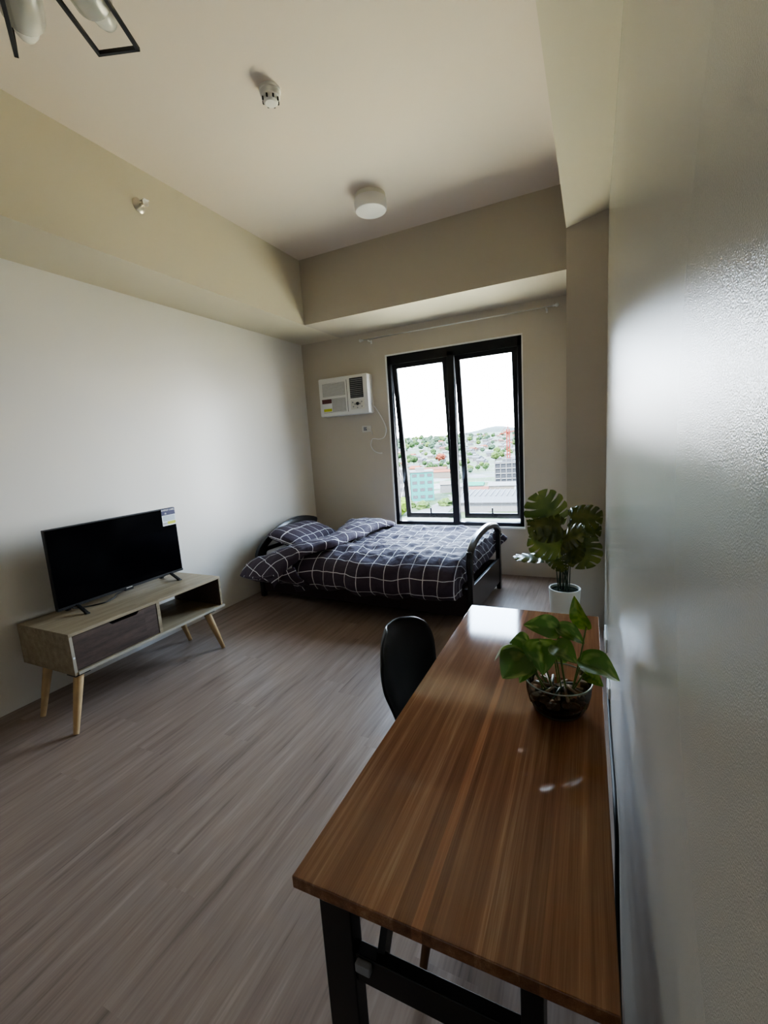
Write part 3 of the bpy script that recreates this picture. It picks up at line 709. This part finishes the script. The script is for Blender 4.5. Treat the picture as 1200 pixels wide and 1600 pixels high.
def monstera(base, tip, up, width, curl=.12, fingers=6):
    B, X, Y, Z, L = leaf_frame(base, tip, up); mb = MB()
    PM = math.radians(158)
    def O(ph): return (.5*width*math.sin(ph)**.85, L*(.40+.60*math.cos(ph)))
    def M(ph): return (0, L*max(0, .93*(1-(ph/math.radians(125))**1.15)) if ph < math.radians(125) else 0)
    def P(ph, u, sgn):
        a, b = M(ph), O(ph); x = a[0]+(b[0]-a[0])*u; y = a[1]+(b[1]-a[1])*u+.05*L*math.sin(PI*u)*(-1 if ph < 1.6 else 0)
        r = x/(width*.5+1e-6)
        z = -curl*L*(y/L)**2-curl*1.1*width*r*r*.5+.02*L*math.sin(ph*fingers*2)*u
        return B+X*(x*sgn)+Y*y+Z*z
    def uvp(ph, u, sgn): return (sgn*u*.5+ph*.1, ph*.3)
    nu = 7
    for sgn in (-1, 1):
        edges = [PM*(k/fingers)**.92 for k in range(fingers+1)]
        for k in range(fingers):
            a, b = edges[k], edges[k+1]; w = b-a
            o = len(mb.v); nj = 4
            for i in range(nu+1):
                u = i/nu; gap = 0 if u < .42 else min(1, (u-.42)/.25)*.105
                g0 = gap if k > 0 else 0; g1 = gap if k < fingers-1 else .0
                for j in range(nj+1):
                    t = g0+(1-g0-g1)*j/nj; ph = a+w*t
                    uu = u*(1-.035*(abs(2*j/nj-1)**2.5)*(u > .8)) if k > 0 else u
                    mb.uv[len(mb.v)] = uvp(ph, uu, sgn); mb.v.append(P(max(ph, .02), uu, sgn))
            for i in range(nu):
                for j in range(nj): c = o+i*(nj+1)+j; mb.f.append([c, c+nj+1, c+nj+2, c+1])
    return mb

# monstera in a white planter
PX, PY, PZ = -.270, 3.17, .349
mp_ = thing('potted_monstera', 'tall artificial monstera plant in a white planter by the column', 'potted plant', (PX, PY, 0))
obj('planter', MB().lathe([(0,0),(.080,0),(.085,.01),(.103,PZ-.01),(.1035,PZ),(.096,PZ),(.094,PZ-.03),(.0,PZ-.03)], (PX, PY, 0), 48), 'pot_white', mp_, smooth='auto')
obj('soil', MB().lathe([(0,PZ-.012),(.05,PZ-.013),(.0945,PZ-.02),(.0945,PZ-.028),(0,PZ-.028)], (PX, PY, 0), 32), 'soil', mp_, smooth=True)
ML = [  # base, tip, facing, width
 ((-.342, 3.16, .80), (-.43, 3.11, 1.025), (.25, -.9, .35), .30),
 ((-.29, 3.10, .80), (-.497, 3.06, .815), (.1, -.75, .75), .26),
 ((-.288, 3.06, .665), (-.477, 2.98, .735), (.15, -.95, .10), .235),
 ((-.368, 3.12, .575), (-.585, 3.03, .612), (.02, -.12, 1), .18),
 ((-.176, 3.06, .725), (-.135, 2.985, .548), (.0, -.95, .3), .25),
 ((-.226, 3.20, .83), (-.045, 3.12, .868), (.1, -.85, .45), .20),
 ((-.271, 3.04, .715), (-.150, 2.98, .812), (-.3, -.6, .7), .20),
 ((-.205, 3.02, .72), (-.227, 2.95, .588), (-.3, -.95, .2), .16),
 ((-.20, 3.20, .735), (-.048, 3.16, .775), (.1, -.6, .8), .20),
 ((-.345, 3.08, .585), (-.255, 2.99, .535), (.1, -.5, .85), .12),
 ((-.235, 3.24, .845), (-.12, 3.27, .90), (0, -.4, .9), .19),
]
for i, (b, t, u, w) in enumerate(ML):
    lf = obj('leaf', monstera(b, t, u, w), 'monstera_leaf', mp_, smooth=True, keep=True)
    a = 2*PI*i/len(ML); root = Vector((PX+.035*math.cos(a*3+.5)-.005, PY-.015+.03*math.sin(a*2), PZ-.015)); bv = Vector(b)
    mid = root.lerp(bv, .55)+Vector(((root.x-bv.x)*.25, (root.y-bv.y)*.2, .02))
    obj('stem', MB().tube([catmull([root, mid, bv], k/16) for k in range(17)], .0035, 7), 'stem_dark', lf, smooth=True)

# pothos in a glass bowl on the desk
BX, BY, BZ = -.170, 1.062, .75
po = thing('pothos_in_glass_bowl', 'green pothos cutting in a clear glass bowl on the desk', 'potted plant', (BX, BY, BZ))
obj('glass_bowl', MB().lathe([(0,0),(.050,0),(.058,.004),(.069,.026),(.0745,.052),(.0760,.080)], (BX, BY, BZ), 56), 'bowl_glass', po, smooth=True)
rim = MB().tube([(BX+.0762*math.cos(2*PI*k/48), BY+.0762*math.sin(2*PI*k/48), BZ+.080) for k in range(48)], .0016, 8, closed=True)
obj('rim', rim, 'clear_rim', po, smooth=True)
obj('foot_ring', MB().tube([(BX+.053*math.cos(2*PI*k/48), BY+.053*math.sin(2*PI*k/48), BZ+.003) for k in range(48)], .0022, 8, closed=True), 'clear_rim', po, smooth=True)
obj('water', MB().lathe([(0,.010),(.048,.010),(.056,.014),(.066,.034),(.069,.044),(.0,.044)], (BX, BY, BZ), 48), 'tea_water', po, smooth='auto')
pr_ = random.Random(3)
for k in range(46):
    a = pr_.uniform(0, 2*PI); lv = k % 3; rr = (.047+.006*lv)*pr_.random()**.45; R3 = .008+.005*pr_.random()
    pb = MB(); bm = bmesh.new(); bmesh.ops.create_icosphere(bm, subdivisions=2, radius=R3)
    c0 = Vector((BX+rr*math.cos(a), BY+rr*math.sin(a), BZ+.012+lv*.011+.004*pr_.random()))
    sx_, sy_ = .8+.5*pr_.random(), .8+.4*pr_.random()
    pb.v = [c0+Vector((v.co.x*sx_, v.co.y*sy_, v.co.z*.75)) for v in bm.verts]; pb.f = [[v.index for v in f.verts] for f in bm.faces]; bm.free()
    obj('pebble', pb, ['pebble_dark', 'pebble_brown', 'pebble_grey'][k*7 % 3], po, smooth=True)
for k in range(16):
    a = k*2.4; r0 = .055*random.random(); h = Vector((BX+.058*math.cos(a), BY+.058*math.sin(a), BZ+.046+.022*random.random())); e = Vector((BX+r0*math.cos(a+2.5), BY+r0*math.sin(a+2.5), BZ+.043+.01*random.random()))
    obj('root', MB().tube([h, h.lerp(e, .5)+Vector((0,0,.010)), e], [.0032,.0038,.0025], 7), 'root_brown' if k % 3 else 'stem_dark', po, smooth=True)
PL = [ # base, tip, facing, width, material
 ((-.109, 1.08, .962), (-.139, 1.075, 1.031), (-.5, -.9, .1), .042, 'pothos_bright'),
 ((-.172, 1.06, .955), (-.240, 1.03, .974), (.1, -.75, .65), .052, 'pothos_leaf'),
 ((-.169, 1.06, .957), (-.108, 1.065, .931), (.2, -.5, .85), .045, 'pothos_leaf'),
 ((-.243, 1.02, .898), (-.289, .98, .855), (-.1, -.8, .6), .075, 'pothos_leaf'),
 ((-.266, 1.04, .903), (-.317, 1.02, .880), (.1, .35, 1), .05, 'pothos_sheen'),
 ((-.210, 1.05, .922), (-.196, .995, .874), (.1, -.7, .7), .075, 'pothos_leaf'),
 ((-.175, 1.04, .924), (-.128, 1.0, .912), (0, -.6, .8), .05, 'pothos_leaf'),
 ((-.118, 1.06, .880), (-.036, 1.05, .862), (.1, -.25, 1), .078, 'pothos_leaf'),
 ((-.108, 1.04, .864), (-.073, 1.02, .852), (0, -.7, .7), .03, 'pothos_bright'),
 ((-.222, 1.02, .880), (-.250, .985, .848), (-.2, -.8, .5), .035, 'pothos_leaf'),
 ((-.181, 1.10, .870), (-.150, 1.115, .892), (0, -.8, .5), .055, 'pothos_leaf'),
 ((-.244, 1.08, .893), (-.290, 1.09, .894), (0, -.6, .8), .055, 'pothos_leaf'),
 ((-.235, 1.06, .905), (-.268, 1.02, .888), (-.1, -.7, .7), .06, 'pothos_leaf'),
]
RTS = [(-.14,1.06),(-.15,1.05),(-.15,1.05),(-.19,1.04),(-.19,1.06),(-.18,1.05),(-.16,1.05),(-.14,1.06),(-.14,1.06),(-.20,1.04),(-.17,1.08),(-.19,1.07),(-.19,1.06)]
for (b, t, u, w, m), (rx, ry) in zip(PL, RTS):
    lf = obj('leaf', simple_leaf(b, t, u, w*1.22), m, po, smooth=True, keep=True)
    bv = Vector(b); r0 = Vector((rx, ry, BZ+.048)); md = r0.lerp(bv, .55)+Vector(((r0.x-bv.x)*-.15, -.008, .018))
    obj('stem', MB().tube([catmull([r0, md, bv], k/14) for k in range(15)], .0018, 7), 'stem_green', lf, smooth=True)

# ------------------------------------------------------------------ outside: a hillside town seen from high up
EX = .115
def em(name, c, **k): return mat(name, tuple(x*EX for x in c), rough=k.pop('rough', .9), spec=.1, **k)
em('ground_green', (.19, .22, .15), var=(.045, .45)); em('far_hill_haze', (.20, .25, .24), var=(.01, .2))  # distance haze is mixed into the far hill colour
em('x_white', (.42, .42, .42)); em('x_cream', (.40, .36, .31)); em('x_mint', (.10, .52, .47)); em('x_grey', (.20, .21, .23)); em('x_dark', (.12, .13, .15))
em('x_orange', (.50, .16, .08)); em('x_rust', (.40, .16, .11)); em('x_roofgrey', (.26, .27, .29)); em('x_teal', (.06, .42, .28)); em('x_red', (.55, .08, .05)); em('x_road', (.33, .33, .32))
em('x_leaf', (.08, .17, .045), var=(.6, .45)); em('x_leaf_pale', (.16, .26, .06), var=(.6, .45)); em('x_leaf_haze', (.11, .19, .11), var=(.6, .35)); em('x_lime', (.26, .42, .03), var=(2, .3)); em('x_flower', (.46, .12, .06), var=(.6, .3)); em('x_trunk', (.08, .06, .04))  # the bluish leaf tone has distance haze painted in
Z0 = -24.6
def town_mat():
    m, nt, b = new_mat('town_slope'); N = nt.nodes; L = nt.links
    tc = N.new('ShaderNodeTexCoord')
    v = N.new('ShaderNodeTexVoronoi'); v.inputs['Scale'].default_value = .10; L.new(tc.outputs['Object'], v.inputs['Vector'])
    sp_ = N.new('ShaderNodeSeparateColor'); L.new(v.outputs['Color'], sp_.inputs[0])
    r = N.new('ShaderNodeValToRGB'); r.color_ramp.interpolation = 'CONSTANT'; el = r.color_ramp.elements
    cols = [(0, (.09,.17,.06)), (.22, (.15,.24,.08)), (.42, (.20,.26,.13)), (.58, (.11,.19,.08)), (.70, (.34,.33,.31)), (.80, (.42,.41,.40)), (.88, (.30,.17,.12)), (.92, (.24,.25,.27))]
    el[0].position, el[0].color = 0, (*[c*EX for c in cols[0][1]], 1); el[1].position, el[1].color = cols[-1][0], (*[c*EX for c in cols[-1][1]], 1)
    for p, c in cols[1:-1]:
        e = el.new(p); e.color = (*[x*EX for x in c], 1)
    n = N.new('ShaderNodeTexNoise'); n.inputs['Scale'].default_value = .012; n.inputs['Detail'].default_value = 2; L.new(tc.outputs['Object'], n.inputs['Vector'])
    ma = N.new('ShaderNodeMath'); ma.operation = 'MULTIPLY_ADD'; L.new(n.outputs['Fac'], ma.inputs[0]); ma.inputs[1].default_value = .9; ma.inputs[2].default_value = -.45
    ad = N.new('ShaderNodeMath'); ad.operation = 'ADD'; L.new(sp_.outputs[0], ad.inputs[0]); L.new(ma.outputs[0], ad.inputs[1])
    L.new(ad.outputs[0], r.inputs['Fac']); L.new(r.outputs['Color'], b.inputs['Base Color']); b.inputs['Roughness'].default_value = .9; b.inputs['Specular IOR Level'].default_value = .1
    MATS['town_slope'] = m
town_mat()
def terr(x, y):
    t = max(0, min(1, (y-330)/1150)); s = t*t*(3-2*t)
    kk = max(-.6, min(0, x/max(y, 1)));  f_ = .62-.95*(kk+.17)
    r = (50*s+s*18*N2(x/330, y/420, 5)+s*7*N2(x/90, y/110, 2))*f_
    return Z0+r
def terr_obj():
    ys = [8, 60, 120, 180, 240, 300, 360]+[360+40*k for k in range(1, 31)]
    mb = MB(); nx = 70
    for y in ys:
        for i in range(nx+1):
            x = y*(-1.25+1.75*i/nx)-10+(i/nx-.5)*60
            mb.v.append(Vector((x, y, terr(x, y))))
    for r_ in range(len(ys)-1):
        for i in range(nx): a = r_*(nx+1)+i; mb.f.append([a, a+1, a+nx+2, a+nx+1])
    return mb
struct('ground', terr_obj(), 'town_slope', smooth=True)
# distant ridge behind the town
rg = MB(); xs = [-1500+40*k for k in range(60)]
for x in xs:
    h = 20+10*N2(x/300, 1, 3)+6*N2(x/90, 4, 1)+26*math.exp(-((x+420)/130)**2)
    rg.v += [Vector((x, 2000, -30)), Vector((x, 2060, h*.75)), Vector((x, 2140, h)), Vector((x, 2400, -30))]
for k in range(len(xs)-1):
    for j in range(3): a = k*4+j; rg.f.append([a, a+4, a+5, a+1])
struct('distant_hills', rg, 'far_hill_haze', smooth=True)

def dup(src, loc, rz=0, sc_=(1,1,1), label=None):
    r = src.copy(); COL.objects.link(r); r.location = loc; r.rotation_euler = (0,0,rz); r.scale = sc_
    if label: r['label'] = label
    for c in list(src.children):
        d = c.copy(); COL.objects.link(d); d.parent = r
    return r
# houses
def make_house(roof, wall, label):
    h = thing('house', label, 'house', (0,0,-500), group='small houses on the hillside')
    obj('wall', MB().box((-4.5,-3.5,-3), (4.5,3.5,4)).box((4.5,-2.5,-3), (7.5,2.5,3)), wall, h, True)
    obj('roof', MB().prism([(-4.1,4),(4.1,4),(4.1,4.2),(0,6.2),(-4.1,4.2)], -5.1, 5.1, 'X').prism([(-3,3),(3,3),(0,4.2)], 5, 8, 'X'), roof, h, True)
    for x_ in (-3, -.4, 2.2): obj('window', MB().box((x_,-3.56,1), (x_+1.6,-3.5,2.6)), 'x_dark', h, True)
    return h
kinds = [('x_roofgrey','x_white'),('x_white','x_white'),('x_rust','x_cream'),('x_orange','x_cream'),('x_grey','x_white'),('x_white','x_cream')]
names_ = ['grey roofed white house among the trees on the far hillside','white roofed white house among the trees on the far hillside','rust roofed cream house among the trees on the far hillside','orange roofed cream house among the trees on the far hillside','dark grey roofed white house among the trees on the far hillside','white roofed cream house among the trees on the far hillside']
protos = [make_house(r, w, n) for (r, w), n in zip(kinds, names_)]
used = set()
spots = []
tries = 0
while len(spots) < 285 and tries < 30000:
    tries += 1
    y = 330+1050*random.random()**1.25; k = -.50+.42*random.random() if random.random() < .8 else -.08+.25*random.random(); x = y*k
    if y < 420 and k > -.30: continue
    if k < -.28 and random.random() < .55: continue
    if any((x-a)**2+(y-b)**2 < 17.5**2 for a, b in spots): continue
    if y < 345: continue
    spots.append((x, y))
for x, y in spots:
    i = random.choices(range(6), (3,3,1,1.2,2,3))[0]; p = protos[i]; s = .62+.4*random.random()
    loc = (x, y, terr(x, y)); rz = random.uniform(-.6, .6)
    if i not in used: used.add(i); p.location = loc; p.rotation_euler.z = rz; p.scale = (s,)*3
    else: dup(p, loc, rz, (s,)*3)
for i, p in enumerate(protos):
    if i not in used: bpy.data.objects.remove(p)
# trees
def make_tree(m, label, seed):
    t = thing('tree', label, 'tree', (0,0,-500), group='trees of the hillside')
    bm = bmesh.new(); bmesh.ops.create_icosphere(bm, subdivisions=3, radius=1)
    mb = MB(); idx = {}
    for v in bm.verts:
        p = v.co; r = 1+.38*N2(p.x*2.2+seed, p.y*2.2, p.z*2.2)+.2*N2(p.x*5, p.y*5+seed, p.z*5)
        mb.v.append(Vector((p.x*3.9*r, p.y*3.9*r, 5.6+p.z*3.4*r)))
    mb.f = [[v.index for v in f.verts] for f in bm.faces]; bm.free()
    obj('crown', mb, m, t, True)
    obj('trunk', MB().tube([(0,0,-2),(0.1,0,1.5),(0,0,4)], [.4,.3,.2], 7), 'x_trunk', t, True)
    return t
tp = [make_tree('x_leaf', 'dark green round tree between houses on the far hillside', 1), make_tree('x_leaf_pale', 'yellow green round tree between houses on the far hillside', 5), make_tree('x_leaf_haze', 'hazy blue green round tree between houses on the far hillside', 9)]
tused = set(); tsp = []; tries = 0
while len(tsp) < 285 and tries < 40000:
    tries += 1
    y = 200+1100*random.random()**1.1; k = -.50+.42*random.random() if random.random() < .85 else -.08+.25*random.random(); x = y*k
    if y < 300 and (k > -.22 or k < -.34): continue
    if k > -.28 and random.random() < .35: continue
    sz = .55+.45*random.random(); sz *= 1.45 if y > 700 else 1.15 if y > 450 else .8
    if any((x-a)**2+(y-b)**2 < (9+5.2*sz)**2 for a, b in spots) or any((x-a)**2+(y-b)**2 < (5.0*(sz+q))**2 for a, b, q in tsp): continue
    if 160 < y < 345 and not (-.30 < k < -.235 and y > 225): continue
    if (x+153)**2+(y-470)**2 < 15**2 or y < 345 and (x+97)**2+(y-300)**2 < 25**2: continue
    tsp.append((x, y, sz))
for x, y, s in tsp:
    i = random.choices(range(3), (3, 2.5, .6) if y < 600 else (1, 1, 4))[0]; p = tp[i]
    loc = (x, y, terr(x, y)); rz = random.uniform(0, 6)
    if i not in tused: tused.add(i); p.location = loc; p.rotation_euler.z = rz; p.scale = (s,)*3
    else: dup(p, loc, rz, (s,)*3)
ft = make_tree('x_flower', 'red flowering tree on the slope behind the mint building', 3); ft.location = (-153, 470, terr(-153, 470)); ft.scale = (1.3, 1.3, 1.1)
lt = make_tree('x_lime', 'bright lime green tree at the lower left corner of the window view', 7); lt['group'] = 'near trees below the window'; lt.location = (-64, 145, Z0-2); lt.scale = (.95, .95, 1.0)
for k, (x, y) in enumerate(((-60.5, 161), (-53.5, 168), (-67.5, 163))):
    d = dup(tp[1], (x, y, Z0-3.5), k, (.75,.75,.7), ['pale green tree right of the mint building, on the lawn edge', 'pale green tree nearest the road', 'pale green tree in front of the mint building wall'][k]); d['group'] = 'near trees below the window'

# bigger buildings
def block(name, label, c, rz, w, d, h, wall, roof, floors, bays, glass='x_dark', cat='building'):
    b = thing(name, label, cat, (c[0], c[1], Z0), rz)
    obj('wall', MB().box((-w/2,-d/2,0), (w/2,d/2,h)), wall, b, True)
    obj('roof', MB().box((-w/2-.3,-d/2-.3,h), (w/2+.3,d/2+.3,h+.6)).box((-w/4,-d/6,h+.6), (w/8,d/6,h+2)), roof, b, True)
    for f in range(floors):
        z = (f+.35)*h/floors; m_ = MB()
        for k in range(bays):
            x = -w/2+w*(k+.5)/bays; m_.box((x-w/bays*.32, -d/2-.06, z), (x+w/bays*.32, -d/2, z+h/floors*.45))
        for k in range(3):
            y = -d/2+d*(k+.5)/3; m_.box((w/2, y-d/8, z), (w/2+.06, y+d/8, z+h/floors*.45))
        obj('window_row', m_, glass, b, True)
    return b
mb_ = block('mint_building', 'mint green mid rise building at the left of the window view', (-70, 186), .42, 10, 9, 12.6, 'x_mint', 'x_white', 4, 3, 'x_grey')
block('white_building', 'white building partly hidden behind the left window frame', (-80, 182), .42, 8, 9, 14, 'x_white', 'x_white', 4, 2, 'x_grey')
gb = block('unfinished_building', 'grey concrete building of open floors at the right of the view', (-42, 252), .1, 15, 12, 11.5, 'x_dark', 'x_grey', 1, 1)
fr_ = MB()
for k in range(5): fr_.box((-7.7, -6.5, k*2.8), (7.7, -6.05, k*2.8+.55))
for k in range(6): fr_.box((-7.7+k*3.0, -6.5, 0), (-7.3+k*3.0, -6.0, 13.5))
obj('concrete_frame', fr_, 'x_white', gb, True)
crn = thing('tower_crane', 'red tower crane standing above the unfinished building', 'crane', (-46.5, 275, Z0))
lat = MB()
for a, b in ((-.8,-.8),(.8,-.8),(.8,.8),(-.8,.8)): lat.bar((a,b,0),(a,b,30),.3)
for k in range(15): lat.bar((-.8,-.8,k*2),(.8,-.8,k*2+2),.2); lat.bar((.8,.8,k*2),(-.8,.8,k*2+2),.2)
obj('mast', lat, 'x_red', crn, True)
jb = MB(); jb.bar((-5,2,27.5),(10,-4,29.5),.5); jb.bar((0,0,30),(0,0,33),.4); jb.bar((0,0,33),(9,-3.6,29.6),.15); jb.bar((0,0,33),(-4.8,2,27.8),.15)
obj('jib', jb, 'x_red', crn, True)
wh = thing('warehouse', 'long low warehouse with ribbed grey metal roof below the right window', 'warehouse', (-34, 168, Z0), .04)
obj('wall', MB().box((-12, -14, 0), (13, 14, 3.2)), 'x_white', wh, True)
obj('roof', MB().prism([(-15,3.2),(15,3.2),(15,3.5),(6,5.6),(-15,3.5)], -12.6, 13.6, 'X'), 'x_roofgrey', wh, True)
rb = MB()
for k in range(14): x = -12.3+k*1.95; rb.bar((x, 14.8, 3.62), (x, 6, 5.7), .35, .25); rb.bar((x, 6, 5.7), (x, -6, 4.7), .3, .2)
obj('roof_rib', rb, 'x_white', wh, True)
def shed(name, label, c, rz, w, d, h, wall, roof):
    b = thing(name, label, 'building', (c[0], c[1], Z0), rz, 'low roofs by the road')
    obj('wall', MB().box((-w/2,-d/2,0), (w/2,d/2,h)), wall, b, True)
    obj('roof', MB().prism([(-d/2-.4,h),(d/2+.4,h),(0,h+1.6)], -w/2-.4, w/2+.4, 'X'), roof, b, True)
shed('low_building', 'low building with teal green roof behind the warehouse', (-53, 216), .1, 8, 6, 3, 'x_white', 'x_teal')
shed('low_building', 'wide white roofed low building behind the ribbed warehouse', (-39, 214), .05, 13, 8, 3, 'x_cream', 'x_white')
shed('low_building', 'white roofed shed at the right edge beside the warehouse', (-27, 196), .05, 7, 8, 2.6, 'x_white', 'x_white')
shed('low_building', 'cream low building with rust roof in front of the teal roof', (-47.5, 198), .1, 9, 6, 2.6, 'x_cream', 'x_rust')
shed('low_building', 'orange roofed low building right of the mint building', (-97, 300), .2, 16, 8, 4, 'x_cream', 'x_orange')
shed('low_building', 'rust roofed low building behind the orange roof', (-112, 330), .1, 18, 8, 4, 'x_cream', 'x_rust')
shed('low_building', 'pale pink roofed house beside the road below the orange roofs', (-66, 214), .2, 8, 7, 4, 'x_white', 'x_cream')
shed('low_building', 'white house with pale roof between road and teal roof', (-59, 205), .3, 5, 5, 3.5, 'x_white', 'x_white')
mat('x_bounce_slab', (.85, .72, .42), rough=.9, var=(.3, .1))
struct('bounce_slab', MB().box((-30, 5.3, -9.6), (26, 26, -9.2)).box((-30, 25.4, -9.2), (26, 26, -8.2)), 'x_bounce_slab')  # unseen slab, added to bounce warm sun up to the ceiling
em('x_bounce_ground', (2.7, 2.3, 1.55))
struct('bounce_ground', MB().box((-170, 7, Z0+.02), (120, 128, Z0+.12)), 'x_bounce_ground')  # unseen bright sheet on the ground, added for warm uplight indoors
rd = MB().prism([(-61, 129), (-45, 129), (-52, 190), (-62, 260), (-66, 260), (-58, 190)], Z0+.02, Z0+.12)
struct('road', rd, 'x_road')

# ------------------------------------------------------------------ light
w = bpy.data.worlds.new('World'); sc.world = w; w.use_nodes = True
nt = w.node_tree; bg = nt.nodes['Background']
tcw = nt.nodes.new('ShaderNodeTexCoord'); sp = nt.nodes.new('ShaderNodeSeparateXYZ'); nt.links.new(tcw.outputs['Generated'], sp.inputs[0])
rp = nt.nodes.new('ShaderNodeValToRGB'); rp.color_ramp.elements[0].position = .0; rp.color_ramp.elements[1].position = .55
rp.color_ramp.elements[0].color = (.99, .99, 1, 1); rp.color_ramp.elements[1].color = (.56, .74, 1, 1)
e_ = rp.color_ramp.elements.new(.2); e_.color = (.74, .86, 1, 1)
nt.links.new(sp.outputs[2], rp.inputs['Fac']); nt.links.new(rp.outputs['Color'], bg.inputs['Color'])
bg.inputs['Strength'].default_value = 7.0
sn = bpy.data.lights.new('sun', 'SUN'); sn.energy = 11; sn.color = (1, .93, .8); sn.angle = .01
so = bpy.data.objects.new('sun', sn); COL.objects.link(so); so.rotation_euler = (math.radians(42), 0, math.radians(-18))
so.location = (0, -20, 40)

# ------------------------------------------------------------------ camera
cam = bpy.data.cameras.new('camera'); co = bpy.data.objects.new('camera', cam); COL.objects.link(co)
cam.sensor_fit = 'VERTICAL'; cam.sensor_height = 36; cam.sensor_width = 27; cam.lens = 686.2/1600*36; cam.clip_start = .01; cam.clip_end = 6000
yaw, pitch, roll = math.radians(25.75), math.radians(-8.78), math.radians(3.79)
R = Matrix.Rotation(yaw, 3, 'Z') @ Matrix.Rotation(pitch, 3, 'X') @ Matrix.Rotation(roll, 3, 'Y')
co.matrix_world = Matrix.Translation((-.0964, 0, 1.4179)) @ (R @ Matrix.Rotation(PI/2, 3, 'X')).to_4x4()
sc.camera = co
sc.view_settings.view_transform = 'AgX'
sc.view_settings.look = 'AgX - Medium High Contrast'
sc.view_settings.exposure = 2.68
sc.cycles.use_denoising = True
sc.cycles.max_bounces = 14; sc.cycles.diffuse_bounces = 8; sc.cycles.transparent_max_bounces = 16
sc.cycles.sample_clamp_indirect = 8
